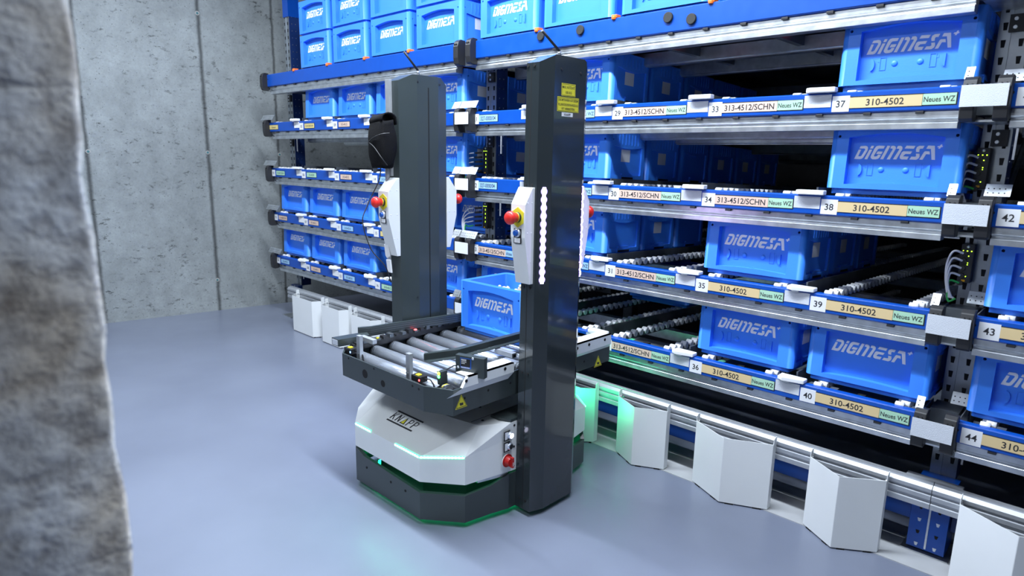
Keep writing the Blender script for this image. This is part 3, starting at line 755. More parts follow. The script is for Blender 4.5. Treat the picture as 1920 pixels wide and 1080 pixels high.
for xa, xm0, xm1, xb, dp, nm in SHLD:
    mb = MB(); t = .0022; ft = -.028
    if xm0 == xm1: xm1 += .002
    out = [(xa, 0), (xa, ft), (xm0, -dp), (xm1, -dp), (xb, ft), (xb, 0)]
    inn = [(xb-t, 0), (xb-t, ft+t), (xm1, -dp+t), (xm0, -dp+t), (xa+t, ft+t), (xa+t, 0)]
    mb.prism(out+inn, .006, .268, FZ(0), SHIELD)
    # mounting tongues that reach over the rail
    for q in (xa, xb):
        mb.prism([(-.026, .262), (-.026, .288), (-.018, .294), (-.002, .294), (-.002, .262)], -.0011, .0011, FX(q), SHIELD)
        mb.lathe((q+(.003 if q == xa else -.003), -.012, .262), (1 if q == xa else -1, 0, 0), [(.006, 0), (.005, .003)], GALV, 8)
    for q0, q1 in ((.12, .3), (.7, .88)):
        A = Vector((xa, ft, 0)); B = Vector((xm0, -dp, 0)); p = A.lerp(B, q0); s = A.lerp(B, q1)
        mb.add([(p.x, p.y-.0003, 0), (s.x, s.y-.0003, 0), (s.x, s.y-.0003, .0062), (p.x, p.y-.0003, .0062)], [(0, 1, 2, 3)], BLACK)
        A = Vector((xm1, -dp, 0)); B = Vector((xb, ft, 0)); p = A.lerp(B, q0); s = A.lerp(B, q1)
        mb.add([(p.x, p.y-.0003, 0), (s.x, s.y-.0003, 0), (s.x, s.y-.0003, .0062), (p.x, p.y-.0003, .0062)], [(0, 1, 2, 3)], BLACK)
    tag(mb.build('kick_shield', recalc=False), 'bent white sheet shield on the floor, '+nm, 'shield', 'white shields along the rack')

# ------------------------------------------------------------------ robot
RB = Vector((-1.87, -.585, 0))
robot = thing('transport_robot', RB, 'white and anthracite transport robot with roller conveyor between two tall masts', 'robot')
def rfin(mb, name, bevel=0, parent=None, label=None, recalc=True):
    for v in mb.v: v -= RB
    o = mb.build(name, parent or robot, bevel, recalc=recalc)
    if label: o['label'] = label
    return o
PL = [(-2.095, -1.024), (-1.685, -1.024), (-1.555, -.925), (-1.515, -.72), (-1.515, -.45), (-1.555, -.245), (-1.685, -.146), (-2.095, -.146), (-2.225, -.245), (-2.25, -.45), (-2.25, -.72), (-2.225, -.925)]
def ring(pl, z): return [(x, y, z) for x, y in pl]
def inset(pl, d):
    cx, cy = -1.88, -.585; return [(cx+(x-cx)*(1-d/abs(x-cx) if abs(x-cx) > .05 else 1), cy+(y-cy)*(1-d/abs(y-cy) if abs(y-cy) > .1 else 1)) for x, y in pl]
# dark skirt
SK = [(-2.095, -1.024, .162), (-2.04, -1.024, .142), (-1.685, -1.024, .126), (-1.555, -.925, .126), (-1.535, -.82, .134), (-1.515, -.745, .160), (-1.515, -.45, .160), (-1.53, -.37, .130), (-1.555, -.245, .126), (-1.575, -.23, .155), (-1.685, -.146, .15), (-2.095, -.146, .16), (-2.225, -.245, .15), (-2.25, -.45, .15), (-2.25, -.72, .15), (-2.225, -.925, .15)]
mb = MB(); n = len(SK); I = inset([p[:2] for p in SK], .012)
vs = [(x, y, .022) for x, y, z in SK]+[(x, y, z) for x, y, z in SK]+[(I[k][0], I[k][1], SK[k][2]) for k in range(n)]+[(x, y, .022) for x, y in I]
mb.add(vs, [(a*n+k, a*n+(k+1) % n, b*n+(k+1) % n, b*n+k) for a, b in ((0, 1), (1, 2), (2, 3), (3, 0)) for k in range(n)], ANTHR)
n = len(PL)
for (x, y) in ((-2.02, -1.0245), (-1.86, -1.0245), (-1.77, -1.0245)): mb.cyl((x, y, .10), (x, y-.001, .10), .005, BLACK, 8)
for (y, z) in ((-.745, .12), (-.745, .05)): mb.cyl((-1.523, y, z), (-1.520, y, z), .005, BLACK, 8)
rfin(mb, 'skirt', .002)
mb = MB().prism(inset(PL, .07), .03, .168, FZ(0), ANTHR); rfin(mb, 'chassis')
for (x, y) in ((-1.72, -.87), (-2.02, -.87), (-1.72, -.30), (-2.02, -.30)):
    rfin(MB().cyl((x-.02, y, .04), (x+.02, y, .04), .04, RUBBER, 20), 'wheel')
mb = MB(); J = inset(PL, .055)
for k in range(n):
    a = Vector((*J[k], .024)); b_ = Vector((*J[(k+1) % n], .024)); d = (b_-a).normalized(); nn_ = Vector((d.y, -d.x, 0))
    mb.add([a, b_, b_-nn_*.012, a-nn_*.012], [(0, 1, 2, 3)], GREENU)
rfin(mb, 'underglow_strip', label='green light strip under the skirt')
mb = MB(); J = inset(PL, .066)
for k in range(n):
    a = Vector((*J[k], .120)); b_ = Vector((*J[(k+1) % n], .120))
    mb.add([a, b_, b_+Vector((0, 0, .005)), a+Vector((0, 0, .005))], [(0, 1, 2, 3)], GREENG)
rfin(mb, 'gap_light', label='green light strip in the gap above the skirt')
# white shell
A = ring(PL, .168); zB = [.262, .262, .272, .30, .30, .272, .262, .262, .262, .27, .27, .262]
B = [(x, y, zB[k]) for k, (x, y) in enumerate(PL)]
CT = [(-2.08, -.865, .36), (-1.70, -.865, .36), (-1.575, -.84, .36), (-1.515, -.74, .36), (-1.515, -.43, .36), (-1.575, -.33, .36), (-1.70, -.305, .36), (-2.08, -.305, .36), (-2.2, -.33, .36), (-2.25, -.45, .36), (-2.25, -.72, .36), (-2.2, -.84, .36)]
mb = MB(); vs = A+B+CT; mb.add(vs, [(a*n+k, a*n+(k+1) % n, (a+1)*n+(k+1) % n, (a+1)*n+k) for a in (0, 1) for k in range(n)]+[tuple(range(2*n, 3*n)), tuple(range(n))[::-1]], SHELL)
mb.box(-1.73, -1.727, -.86, -.31, .3596, .3606, GALVD); mb.box(-1.62, -1.617, -.84, -.32, .3596, .3606, GALVD)
for (x, y) in ((-1.70, -.72), (-1.6, -.80)): mb.cyl((x, y, .36), (x, y, .361), .006, BLACK, 10)
for (y, z) in ((-.722, .345), (-.722, .262), (-.722, .185)): mb.cyl((-1.516, y, z), (-1.513, y, z), .0045, BLACK, 8)
rfin(mb, 'body_shell', .004)
mb = MB().prism([(-1.515, -.74), (-1.56, -.76), (-1.60, -.76), (-1.60, -.41), (-1.56, -.41), (-1.515, -.43)], .361, .372, FZ(0), ANTHR); rfin(mb, 'mast_plate', .001)
# light strips on the shell edge
def strip(pa, pb, name='light_strip'):
    a = Vector(pa); b_ = Vector(pb); d = (b_-a); nn_ = Vector((d.y, -d.x, 0)).normalized(); mb = MB(); N_ = max(2, int(d.length/.012))
    mb.add([a+nn_*.001-Vector((0, 0, .005)), b_+nn_*.001-Vector((0, 0, .005)), b_+nn_*.001+Vector((0, 0, .004)), a+nn_*.001+Vector((0, 0, .004)),
            a-nn_*.004-Vector((0, 0, .005)), b_-nn_*.004-Vector((0, 0, .005)), b_-nn_*.004+Vector((0, 0, .004)), a-nn_*.004+Vector((0, 0, .004))],
           [(0, 1, 2, 3), (3, 2, 6, 7), (0, 4, 5, 1)], GREENGLOW)
    for k in range(N_): mb.dome(a.lerp(b_, (k+.5)/N_)+nn_*.001, nn_, .0042, .003, GREENE, 8, 2)
    c0 = a+nn_*.0015; c1 = b_+nn_*.0015; zv = Vector((0, 0, .0026)); mb.add([c0-zv, c1-zv, c1+zv, c0+zv], [(0, 1, 2, 3)], GREENE)
    return rfin(mb, name)
strip((-2.09, -1.024, .262), (-1.985, -1.024, .262)); strip((-1.83, -1.024, .262), (-1.687, -1.024, .262)); strip((-1.684, -1.0235, .262), (-1.557, -.9265, .272))
strip((-1.557, -.2435, .272), (-1.684, -.1465, .262)); strip((-1.687, -.146, .262), (-1.83, -.146, .262)); strip((-1.985, -.146, .262), (-2.09, -.146, .262))
area('robot_rear_lamp', (-1.75, -.135, .25), .6, .03, .75, (.05, 1, .45), (math.radians(90), 0, 0))
area('robot_front_lamp', (-1.75, -1.035, .25), .6, .03, .6, (.05, 1, .45), (math.radians(-90), 0, 0))
# KNAPP mark on the sloping front
sl = math.atan2(.36-.262, 1.024-.865)
TK = Matrix.Translation((-1.879, -.941, .3135)) @ Matrix.Rotation(sl, 4, 'X')
kf = lambda a, b, h: tuple(TK @ Vector((a+b*.32, b, h)))
mb = MB()
mb.prism(rect(-.078, .078, .022, .028), .001, .0016, lambda a, b, h: kf(a, b, h), INK)
mb.prism(rect(-.078, .078, -.028, -.022), .001, .0016, lambda a, b, h: kf(a, b, h), INK)
kx = -.076
for ch, wd in (('K', .026), ('N', .026), ('A', .028), ('P', .024), ('P', .024)):
    if ch == 'A': mb.prism([(kx, -.016), (kx+.027, -.016), (kx+.013, .016)], .001, .0014, kf, INK); mb.prism([(kx+.005, -.013), (kx+.022, -.013), (kx+.0133, .009)], .0014, .0017, kf, YELS)
    else:
        t = .0046
        st = {'K': [[(0, -.016), (t, -.016), (t, .016), (0, .016)], [(t, -.001), (.019, .016), (.023, .016), (t, -.005)], [(.008, .0), (.019, -.016), (.023, -.016), (.010, .003)]],
              'N': [[(0, -.016), (t, -.016), (t, .016), (0, .016)], [(.019, -.016), (.022, -.016), (.022, .016), (.019, .016)], [(0, .016), (t+.001, .016), (.022, -.016), (.018, -.016)]],
              'P': [[(0, -.016), (t, -.016), (t, .016), (0, .016)], [(t, .016), (.015, .016), (.02, .012), (.02, .002), (.015, -.002), (t, -.002), (t, .0012), (.0145, .0012), (.0168, .003), (.0168, .011), (.0145, .0128), (t, .0128)]]}[ch]
        for pl in st: mb.prism([(kx+a, b) for a, b in pl], .001, .0015, kf, INK)
    kx += wd+.006
rfin(mb, 'brand_mark')
# buttons on the right side
def sq(y0, y1, z0, z1): return [(-1.514, y0, z0)]
mb = MB().box(-1.515, -1.5125, -.775, -.745, .298, .334, BLACKP).box(-1.513, -1.512, -.771, -.757, .302, .33, PAPER); mb.lathe((-1.513, -.748, .316), (1, 0, 0), [(.013, 0), (.013, .008), (.010, .012)], CHROME, 18); b1 = rfin(mb, 'push_button', label='lit white push button')
mb = MB().dome((-1.501, -.748, .316), (1, 0, 0), .010, .004, LEDW); rfin(mb, 'button_lamp', parent=b1)
mb = MB().box(-1.515, -1.5125, -.775, -.745, .255, .291, BLACKP).box(-1.513, -1.512, -.771, -.757, .259, .287, PAPER); mb.lathe((-1.513, -.748, .273), (1, 0, 0), [(.013, 0), (.013, .008), (.010, .010)], CHROME, 18); b2 = rfin(mb, 'push_button', label='black push button in a chrome ring')
mb = MB().dome((-1.504, -.748, .273), (1, 0, 0), .010, .003, BLACKP); rfin(mb, 'button_cap', parent=b2)
mb = MB().lathe((-1.515, -.757, .219), (1, 0, 0), [(.026, 0), (.026, .002)], PAPER, 24).lathe((-1.513, -.757, .219), (1, 0, 0), [(.0245, 0), (.0245, .002)], DARKRED, 24).lathe((-1.511, -.757, .219), (1, 0, 0), [(.019, 0), (.016, .018)], DARKRED, 24)
mb.box(-1.495, -1.483, -.762, -.752, .201, .239, DARKRED); mb.box(-1.4828, -1.4822, -.7585, -.7555, .206, .222, PAPER)
rfin(mb, 'main_switch', .001, label='red rotary main switch on a white disc')
# front scanner bracket seen in the gap
rfin(MB().prism([(-1.56, -.86), (-1.525, -.74), (-1.56, -.72), (-1.62, -.86)], .150, .164, FZ(0), GALV), 'scanner_bracket', .001)

# masts
def mast(cx, sgn, ys=(-.71, -.46), z1=1.628):
    """cx centre, sgn=+1: outer face at +X"""
    y0, y1 = ys; c = .035; d = .022; xi = cx-.045; xo = cx+.045
    if sgn > 0: plan = [(xi, y0), (xo-.018, y0), (xo, y0+.056), (xo, y1-.030), (xo-.018, y1), (xi, y1)]
    else: plan = [(xi, y0), (xi, y1), (xo-.018, y1), (xo, y1-.058), (xo, y0+.082), (xo-.018, y0)]
    return plan, xi, xo
p1, xi, xo = mast(-1.471, 1)
def mast_mesh(plan, z0, zt, mat, seam_y=None, top=.028):
    mb = MB(); n_ = len(plan); ys = [p[1] for p in plan]; ya, yb = min(ys), max(ys)
    def zz(y):
        t = (y-ya)/(yb-ya)
        if t < .25: return zt-top*(1-t/.25)
        if t > .84: return zt-top*(t-.84)/.16
        return zt
    pl = []
    for k in range(n_):      # insert the roof break points on long edges
        a = plan[k]; b = plan[(k+1) % n_]; pl.append(a)
        if abs(a[1]-b[1]) > 1e-6:
            ts = []
            for q in (.25, .84):
                yq = ya+(yb-ya)*q
                if min(a[1], b[1])+1e-4 < yq < max(a[1], b[1])-1e-4: ts.append((abs(yq-a[1]), (a[0]+(b[0]-a[0])*(yq-a[1])/(b[1]-a[1]), yq)))
            pl += [t[1] for t in sorted(ts)]
    m_ = len(pl); vs = [(x, y, z0) for x, y in pl]+[(x, y, zz(y)) for x, y in pl]
    mb.add(vs, [(k, (k+1) % m_, m_+(k+1) % m_, m_+k) for k in range(m_)]+[tuple(range(m_))[::-1]], mat)
    tri = tessellate_polygon([[Vector((x, y, 0)) for x, y in pl]])
    mb.add([(x, y, zz(y)) for x, y in pl], [tuple(t) for t in tri], mat)
    return mb
mb = mast_mesh(p1, .022, 1.628, ANTHG)
mb.box(-1.4795, -1.4765, -.7103, -.7097, .024, 1.60, BLACK)
for z in (1.59, 1.21, .86, .55, .06):
    for x in (-1.492, -1.464): mb.cyl((x, -.7105, z), (x, -.7125, z), .005, BLACK, 8)
for (y, z) in ((-.62, 1.585), (-.52, 1.582)): mb.cyl((-1.4262, y, z), (-1.4245, y, z), .005, BLACKP, 10)
for v in mb.v:
    if v.x < -1.50: v.x += .018*v.z/1.6
m1 = rfin(mb, 'mast', .0015, label='tall anthracite mast nearest the camera with two violet light strips')
def sticker(y, z, wy, hz, mat, lines, size, parent, x=-1.4260, border=True, ink=INK, k=1.0):
    mb = MB().box(x, x+.0006, y-wy/2, y+wy/2, z-hz/2, z+hz/2, mat)
    if border:
        o_ = rect(y-wy/2+.002, y+wy/2-.002, z-hz/2+.002, z+hz/2-.002); i_ = rect(y-wy/2+.003, y+wy/2-.003, z-hz/2+.003, z+hz/2-.003)
        mb.prism(o_, .0006, .0009, FX(x), ink, [i_])
    m = len(lines)
    for q, t in enumerate(lines):
        vs_, ps_, w_, h_ = text_geo(t)
        mb.text(t, size, (lambda a, b, h, q=q: (x+.0010, y+a, z+hz*((m-1)/2-q)/(m+.35)+b)), 0, ink, width=min(w_*size, wy*.9))
    return rfin(mb, 'warning_sticker', parent=parent, recalc=False)
sticker(-.582, 1.522, .072, .040, YELS, ['MAX. NUTZLAST', '100 KG'], .011, m1)
sticker(-.582, 1.475, .112, .047, YELS, ['DAS MITFAHREN AUF DIESEM', 'FLURFÖRDERFAHRZEUG', 'IST VERBOTEN'], .0105, m1)
sticker(-.585, 1.4425, .058, .013, PAPER, ['KNAPP'], .011, m1, border=False)
def led_strip(xa, ya, nrm, parent):
    mb = MB(); nv = Vector(nrm).normalized(); zt, zb = 1.203, .876
    for k in range(12):
        z = zt-(k+.5)/12*(zt-zb); c = Vector((xa, ya, z))
        mb.lathe(c, nv, [(.0128, .0004), (.0128, .0012)], VIOGLOW, 14)
        mb.lathe(c+nv*.0012, nv, [(.0088, 0), (.0082, .002), (.005, .0035)], WHITEE, 14)
    t = Vector((-nv.y, nv.x, 0))*.0060; p = Vector((xa, ya, 0))+nv*.0016
    mb.add([p-t+Vector((0, 0, zb)), p+t+Vector((0, 0, zb)), p+t+Vector((0, 0, zt)), p-t+Vector((0, 0, zt))], [(0, 1, 2, 3)], WHITEE)
    return rfin(mb, 'light_strip', parent=parent)
led_strip(-1.4350, -.682, (.95, -.30, 0), m1); led_strip(-1.4345, -.475, (.86, .5, 0), m1)
def antenna(p, q, parent):
    p = Vector(p); q = Vector(q); mb = MB().cyl(p, p+Vector((0, 0, .016)), .006, BLACKP, 12).cyl(p+Vector((0, 0, .016)), p+Vector((0, 0, .026)), .0055, GALV, 12)
    b_ = p+Vector((0, 0, .028)); mb.cyl(b_, q, .0045, BLACKP, 12); rfin(mb, 'antenna', parent=parent)
antenna((-1.47, -.583, 1.622), (-1.47, -.672, 1.702), m1)
# far mast
p2, xi2, xo2 = mast(-2.228, -1, (-.71, -.46))
mb = mast_mesh(p2, .37, 1.622, ANTHR)
mb.box(xo2-.0005, xo2+.0006, -.573, -.567, .40, 1.575, BLACK)
mb.box(xi2+.0, xi2+.03, -.722, -.710, 1.215, 1.60, ALU)
for (y, z) in ((-.625, 1.595), (-.51, 1.592), (-.64, .70)): mb.cyl((xo2, y, z), (xo2+.002, y, z), .004, BLACKP, 8)
m2 = rfin(mb, 'mast', .0015, label='far anthracite mast with a vertical slot')
antenna((-2.24, -.578, 1.618), (-2.24, -.648, 1.712), m2)
rfin(MB().cyl((-2.262, -.726, 1.19), (-2.262, -.726, 1.27), .010, ALU, 12), 'pipe_clamp', parent=m2)

# control panels on both faces of the masts
def panel(xa, xb, yf, sgn, z1, z0, prot, label, mirror_btn=True, key=True):
    """yf: mast face; sgn -1: sticks out toward -Y"""
    o_ = lambda d: yf+sgn*d
    prof = [(o_(0), z1), (o_(.012), z1), (o_(prot), z1-.055), (o_(prot), z1-.165), (o_(.018), z0), (o_(0), z0)]
    mb = MB().prism(prof, xa, xb, FX(0), SHELL)
    for z in (z1-.05, z1-.15, z1-.25):
        for q in (.014, prot-.012 if z > z1-.2 else .03): mb.lathe((xb, o_(q), z), (1, 0, 0), [(.003, 0), (.002, .0012)], SHELL, 8)
    pn = rfin(mb, 'control_panel', .006, label=label)
    cx = (xa+xb)/2; y = o_(prot); d = Vector((0, sgn, 0)); zc = z1-.098
    mb = MB().prism([(cx-.026+.0, zc-.018), (cx, zc-.034), (cx+.026, zc-.018), (cx+.026, zc+.018), (cx, zc+.034), (cx-.026, zc+.018)], 0, sgn*.002, FY(y), YELS)
    mb.cyl((cx, y, zc), (cx, y+sgn*.010, zc), .0175, BLACKP, 20).cyl((cx, y+sgn*.010, zc), (cx, y+sgn*.013, zc), .0172, YEL, 20)
    mb.lathe((cx, y+sgn*.013, zc), d, [(.0165, 0), (.016, .012), (.0195, .015), (.0225, .020), (.0225, .028), (.018, .035), (.009, .038), (.001, .0385)], REDP, 22)
    rfin(mb, 'emergency_stop', parent=pn, label='red mushroom stop button on a yellow plate')
    if key:
        zk = zc-.052
        mb = MB().box(cx-.017, cx+.017, min(y, y+sgn*.0015), max(y, y+sgn*.0015), zk-.036, zk+.014, BLACKP)
        mb.box(cx-.013, cx+.013, min(y+sgn*.0015, y+sgn*.0025), max(y+sgn*.0015, y+sgn*.0025), zk-.033, zk-.017, PAPER)
        mb.lathe((cx, y, zk), d, [(.0145, 0), (.0145, .006), (.012, .009)], CHROME, 18).lathe((cx, y+sgn*.009, zk), d, [(.010, 0), (.010, .005), (.008, .007)], BTNBLUE, 18)
        rfin(mb, 'reset_button', parent=pn, label='blue push button in a chrome ring')
panel(-1.515, -1.450, -.71, -1, 1.202, .876, .046, 'white control panel facing the camera on the near mast')
panel(-1.510, -1.448, -.46, 1, 1.202, .900, .045, 'white control panel on the rack side of the near mast', key=True)
panel(-2.272, -2.202, -.71, -1, 1.209, .885, .058, 'white control panel on the camera side of the far mast')
panel(-2.262, -2.197, -.46, 1, 1.209, .90, .055, 'white control panel on the rack side of the far mast', key=False)

# conveyor
X0, X1, Y0, Y1 = -2.185, -1.53, -1.045, -.125
mb = MB()
pc = [(X0, Y0+.04), (X0+.05, Y0), (X1-.10, Y0), (X1, Y0+.045), (X1, Y1), (X0, Y1)]
ic = [(x*1, y) for x, y in [(X0+.006, Y0+.044), (X0+.053, Y0+.006), (X1-.102, Y0+.006), (X1-.006, Y0+.05), (X1-.006, Y1), (X0+.006, Y1)]]
mb.prism(pc, .455, .545, FZ(0), ANTHR, [ic])
mb.prism(ic, .458, .464, FZ(0), BLACKP)
mb.cyl((-1.98, Y0-.001, .50), (-1.98, Y0+.001, .50), .017, BLACK, 20); mb.cyl((-1.865, Y0-.001, .492), (-1.865, Y0+.001, .492), .013, BLACK, 20)
for (x, z) in ((-2.09, .535), (-1.92, .535), (-1.69, .53), (-1.655, .528)): mb.cyl((x, Y0-.001, z), (x, Y0+.001, z), .005, BLACK, 8)
for (y, z) in ((-.95, .505), (-.84, .505), (-.73, .505), (-.42, .49), (-.30, .49)): mb.cyl((X1-.001, y, z), (X1+.001, y, z), .005, BLACK, 8)
fr = rfin(mb, 'conveyor_frame', .0015)
# white side fascia, two pieces either side of the mast
def fascia(ya, yb, zt, zm, zb, cut0, cut1):
    prof = [(ya+cut0, zb), (ya, zm) if cut0 else (ya, zb), (ya, zt), (yb, zt)]
    mb = MB()
    # upper flat strip and lower bevelled strip
    mb.prism([(ya+(.06 if cut0 else 0), zm), (yb, zm), (yb, zt), (ya+(.085 if cut0 else 0), zt)], 0, .012, FX(X1), SHELL)
    mb.add([(X1+.012, ya+(.06 if cut0 else 0), zm), (X1+.012, yb, zm), (X1+.002, yb-(.02 if cut0 else 0), zb), (X1+.002, ya, zb)], [(0, 1, 2, 3)], SHELL)
    mb.box(X1-.05, X1+.012, ya+(.085 if cut0 else 0), yb, zt-.003, zt, SHELL)
    for q in (.25, .5, .85): y = ya+(yb-ya)*q; mb.cyl((X1+.012, y, (zt+zm)/2+.005), (X1+.0135, y, (zt+zm)/2+.005), .006, BLACK, 12)
    return rfin(mb, 'side_fascia', label='white side cover strip')
fascia(-1.03, -.725, .583, .548, .525, 1, 0); fascia(-.44, -.135, .578, .535, .520, 0, 0)
def tri(y, z, parent):
    mb = MB(); s = .026
    T3 = lambda k: [(y-s*k, z-s*.85*k), (y+s*k, z-s*.85*k), (y, z+s*.95*k)]
    mb.prism(T3(1), 0, .0008, FX(X1), YELS).prism(T3(.90), .0008, .0010, FX(X1), INK, [T3(.80)])
    mb.prism(rect(y-.006, y+.008, z-.013, z-.004), .0008, .0012, FX(X1), INK); mb.prism(circ(y-.005, z-.006, .0035, 8), .0008, .0013, FX(X1), INK)
    rfin(mb, 'warning_triangle', parent=parent, label='yellow hand hazard triangle', recalc=False)
tri(-.965, .497, fr); tri(-.205, .470, fr)
yr = -.965
for k in range(10):
    mb = MB(); z = .512; rr_r = .025
    mb.cyl((-2.165, yr, z), (-1.60, yr, z), rr_r, CHROME, 28).cyl((-2.178, yr, z), (-2.165, yr, z), .018, BLACKP, 16).cyl((-1.60, yr, z), (-1.575, yr, z), .016, BLACKP, 16)
    for xx in (-2.155, -2.145): mb.cyl((xx, yr, z), (xx+.003, yr, z), .0254, GALVD, 28)
    mb.cyl((-1.612, yr, z), (-1.607, yr, z), .0256, YEL if k == 0 else GALVD, 28)
    rfin(mb, 'conveyor_roller'); yr += .091
# cable chain along the left edge and inner right edge
mb = MB().box(-2.185, -2.16, -.98, -.13, .535, .560, BLACKP)
for k in range(26): y = -.97+k*.032; mb.box(-2.178, -2.15, y, y+.018, .558, .566+.004*(k % 3), GALVD if k % 2 else BLACKP)
for k, m_ in ((3, YEL), (9, LEDR), (15, YEL), (20, LEDB)): y = -.97+k*.032; mb.box(-2.156, -2.149, y, y+.010, .566, .571, m_)
rfin(mb, 'cable_duct')
# side guides
def guide(poly, zt, zb, th, name, lab, prof=0):
    mb = MB(); left = []; right = []
    for k, (x, y) in enumerate(poly):
        a = poly[max(0, k-1)]; b = poly[min(len(poly)-1, k+1)]; d = Vector((b[0]-a[0], b[1]-a[1])).normalized(); nv = Vector((-d.y, d.x))*th/2
        left.append((x+nv.x, y+nv.y)); right.append((x-nv.x, y-nv.y))
    mb.prism(left+right[::-1], zb, zt, FZ(0), ANTHR)
    if prof:
        for q in range(4):
            z = zb+(zt-zb)*(q+.7)/4.6; L2 = [(x+(.0008 if False else 0), y) for x, y in right]
            vs = []
            for (x, y), (x2, y2) in zip(left, right):
                vs += [(x2+(x2-x)*.12, y2+(y2-y)*.12, z), (x2+(x2-x)*.12, y2+(y2-y)*.12, z+.003)]
            mb.add(vs, [(2*k, 2*k+2, 2*k+3, 2*k+1) for k in range(len(poly)-1)], GALVD)
    return rfin(mb, name, .002, label=lab)
guide([(-2.225, -.915), (-2.205, -.87), (-2.190, -.756), (-2.135, -.46), (-2.133, -.13)], .607, .566, .012, 'side_guide', 'ribbed dark guide on the left of the rollers', 1)
mb = MB().prism([(-2.235, -1.03), (-2.185, -1.03), (-2.165, -.9), (-2.215, -.88)], .556, .585, FZ(0), ANTHR).box(-2.23, -2.19, -1.0312, -1.030, .559, .581, FILM); rfin(mb, 'guide_end', .003)
mb = MB().prism([(-1.752, -.945), (-1.742, -.955), (-1.700, -.829), (-1.698, -.14), (-1.722, -.14), (-1.724, -.829)], .588, .612, FZ(0), ANTHR)
mb.prism([(-1.742, -.955), (-1.700, -.829), (-1.698, -.14), (-1.676, -.14), (-1.678, -.829), (-1.715, -.95)], .585, .589, FZ(0), ANTHR)
rfin(mb, 'side_guide', .0015, label='plain dark guide rail on the right of the rollers')
rfin(MB().box(-1.69, -1.595, -.655, -.632, .565, .583, ALU).box(-1.5955, -1.5935, -.650, -.637, .566, .578, BLACK), 'guide_arm', .001, label='aluminium cross arm carrying the guide')
rfin(MB().box(-2.165, -2.075, -.945, -.925, .572, .59, ALU), 'guide_arm', .001, label='aluminium cross arm carrying the guide')
# stop posts at the entry
for x in (-2.092, -1.776): rfin(MB().box(x-.011, x+.011, -1.0, -.985, .50, .615, ALU).box(x-.004, x+.004, -1.0008, -1.0, .52, .545, GALV), 'stop_post', .0015, label='aluminium stop post')
# photo cells
for (x, y, m_) in ((-2.14, -.995, LEDB), (-1.70, -1.0, LEDR)):
    mb = MB().box(x-.03, x+.02, y-.02, y+.012, .535, .556, BLACKP).box(x-.012, x+.006, y-.016, y, .556, .560, YEL).cyl((x+.016, y-.0205, .545), (x+.016, y-.022, .545), .004, m_, 8)
    mb.tube([(x+.02, y, .545), (x+.045, y+.002, .55), (x+.06, y+.006, .535), (x+.07, y+.006, .51)], .003, BLACKP, 6)
    rfin(mb, 'photo_cell', .001)
mb = MB().box(-1.606, -1.588, -1.005, -.975, .548, .595, ANTHR); mb.dome((-1.597, -1.0055, .588), (0, -1, 0), .006, .004, LEDY).dome((-1.597, -1.0055, .577), (0, -1, 0), .006, .004, LEDG)
mb.tube([(-1.597, -.99, .55), (-1.615, -.985, .535), (-1.635, -.985, .52)], .004, BLACKP, 6)
mb.tube([(-1.597, -.975, .594), (-1.60, -.93, .60), (-1.61, -.86, .60)], .0025, BLACKP, 6)
rfin(mb, 'light_barrier', .001, label='small sensor with green and yellow lights')
# identification reader box
TS = Matrix.Translation((-1.552, -.900, .602)) @ Matrix.Rotation(math.radians(18), 4, 'Z')
mb = MB().box(-.056, .056, -.012, .012, -.036, .036, ANTHR, TS)
for a, b in ((.012, .030), (-.046, -.008)):
    p = TS @ Vector((a, -.012, b)); mb.lathe(p, TS.to_3x3() @ Vector((0, -1, 0)), [(.005, 0), (.004, .002)], CHROME, 10)
sb = rfin(mb, 'reader_box', .002, label='dark reader box with a small blue edged display label')
mb = MB().box(-.036, .006, -.0128, -.012, -.008, .028, BTNBLUE, TS).box(-.034, .003, -.0134, -.0128, -.002, .026, BLACK, TS)
for z in (.022, .0185, .0135, .008): mb.box(-.032, -.012-(.006 if z == .008 else 0), -.0138, -.0134, z, z+.0016, PAPER, TS)
for q in range(7): mb.box(-.033+q*.005, -.030+q*.005, -.0138, -.0128, -.0063, -.004, PAPER, TS)
rfin(mb, 'display_label', parent=sb, recalc=False)
mb = MB(); 
for q in range(3): mb.tube([(-1.615, -.855, .575-.01*q), (-1.59, -.83, .57-.008*q), (-1.57, -.79, .572-.003*q), (-1.585, -.74, .566)], .003, BLACKP if q else ALU, 6)
rfin(mb, 'sensor_cable')
# lift carriage between conveyor and masts
rfin(MB().box(-1.53, -1.515, -.69, -.48, .47, .56, BLACKP).box(-2.20, -2.185, -.69, -.48, .47, .56, BLACKP), 'lift_carriage')
# green reflector lamp of the robot's right rear light bar (belongs to the same light strips)

# ------------------------------------------------------------------ tote on the robot with loose parts
place_tote(-1.922, -.458, .5375, 'open blue logo tote with cream parts standing on the robot conveyor', None, emboss=True, sticker=False, tilt=0)
random.seed(3)
pp = []
for iy in range(4):
    for ix in range(6):
        pp.append((-2.035+ix*.046+random.uniform(-.004, .004), -.375+iy*.055+random.uniform(-.006, .006), .625))
for iy in range(5):
    for ix in range(7):
        x = -2.045+ix*.0415+random.uniform(-.005, .005); y = -.385+iy*.047+random.uniform(-.005, .005)
        z = .668+.080*math.exp(-((x+1.83)**2+(y+.28)**2)/.0085)+.045*math.exp(-((x+2.03)**2+(y+.28)**2)/.004)+random.uniform(-.006, .006)
        pp.append((x, y, z))
for q in range(9): pp.append((-1.845+random.uniform(-.04, .04), -.28+random.uniform(-.05, .05), .735+random.uniform(-.012, .012)))
base_me = None
def blob():
    mb = MB(); mb.lathe((0, 0, -.012), (0, 0, 1), [(.004, 0), (.019, .003), (.021, .012), (.013, .016), (.013, .024), (.008, .030), (.001, .032)], PART, 12)
    mb.box(-.03, .03, -.006, .006, -.004, .006, PART); return mb
first = None
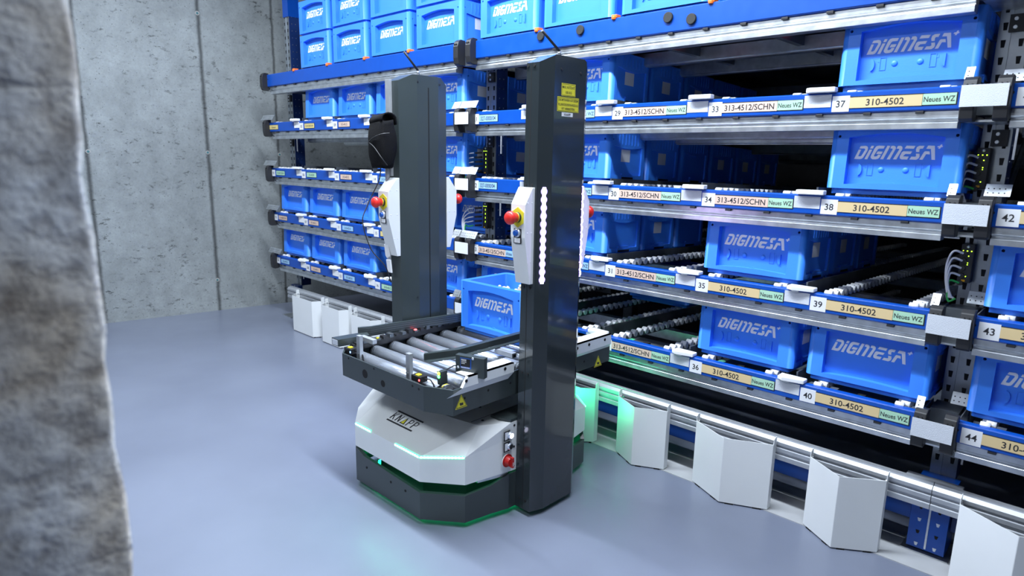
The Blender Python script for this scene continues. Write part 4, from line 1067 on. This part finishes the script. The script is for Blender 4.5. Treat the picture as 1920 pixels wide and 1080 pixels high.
for q, (x, y, z) in enumerate(pp):
    if first is None: o = blob().build('moulded_part', bevel=.002); first = o
    else: o = first.copy(); C.objects.link(o)
    o.location = (x, y, z); o.rotation_euler = (random.uniform(-1, 1), random.uniform(-1, 1), random.uniform(0, 6))
    o['label'] = 'cream moulded plastic part lying loose in the open tote on the robot'; o['category'] = 'plastic part'; o['group'] = 'cream parts in the open tote'

# ------------------------------------------------------------------ black pouch hanging on the far mast
mb = MB(); rows = 12; cols = 20; vs = []; fs = []
for i in range(rows+1):
    t = i/rows; z = 1.250+t*.185
    w_ = .043+.010*math.sin(math.pi*min(1, t*1.1))*1.0+.008*t; d_ = .026+.012*math.sin(math.pi*t)+.004
    for j in range(cols):
        a = 2*math.pi*j/cols; ca, sa = math.cos(a), math.sin(a); e = .45
        x = math.copysign(abs(ca)**e, ca)*w_; y = math.copysign(abs(sa)**e, sa)*d_
        fold = .003*math.sin(5*a+7*t)+.002*math.sin(11*t+3*a)
        vs.append((x*(1+fold*6), y*(1+fold*8), z+.004*math.sin(3*a)))
for i in range(rows):
    for j in range(cols): fs.append((i*cols+j, i*cols+(j+1) % cols, (i+1)*cols+(j+1) % cols, (i+1)*cols+j))
fs += [tuple(range(cols))[::-1], tuple(range(rows*cols, (rows+1)*cols))]
mb.add([(v[0], v[1], v[2]-1.25) for v in vs], fs, FABRIC, True)
pouch = thing('hanging_pouch', (-2.235, -.768, 1.25), 'black fabric pouch hanging on the camera side of the far mast', 'bag')
mb.build('pouch_body', pouch)
mb = MB(); vs = []; fs = []
for i in range(9):
    a = math.radians(-20+i*26); y = -.034*math.cos(a)*1.1; z = .186+.026*math.sin(a) if i < 8 else .165
    for x in (-.04, .045): vs.append((x, y+.004, z+(x*.12)))
fs = [(2*i, 2*i+1, 2*i+3, 2*i+2) for i in range(8)]
mb.add(vs, fs, FABRIC, True); o = mb.build('flap', pouch); sd = o.modifiers.new('s', 'SOLIDIFY'); sd.thickness = .006
mb = MB().tube([(-.03, -.045, .10), (.0, -.046, .115), (.05, -.040, .13), (.066, -.01, .135)], .002, BLACKP).tube([(-.03, -.045, .10), (.01, -.046, .08), (.05, -.04, .04), (.06, -.02, .01)], .002, BLACKP).build('cord', pouch)
mb = MB().tube([(.0, -.01, .0), (-.005, -.015, -.05), (-.035, -.03, -.11), (-.04, -.055, -.16), (-.035, -.08, -.22), (-.01, -.06, -.33), (.03, -.02, -.40), (.04, .0, -.47)], .0022, BLACKP).build('lead_wire', pouch)
tag(MB().prism([(-.02, .03), (.012, .045), (.018, -.02), (.0, -.03), (-.012, -.018)], -.004, .004, FY(0), PAPER).prism([(-.008, -.034), (.022, -.032), (.030, -.09), (.002, -.088)], -.004, .004, FY(0), PAPER).build('cable_tag', bevel=.003),
    'crumpled white tag taped to the cable below the far mast control panel', 'tag').location = (-2.262, -.735, .90)
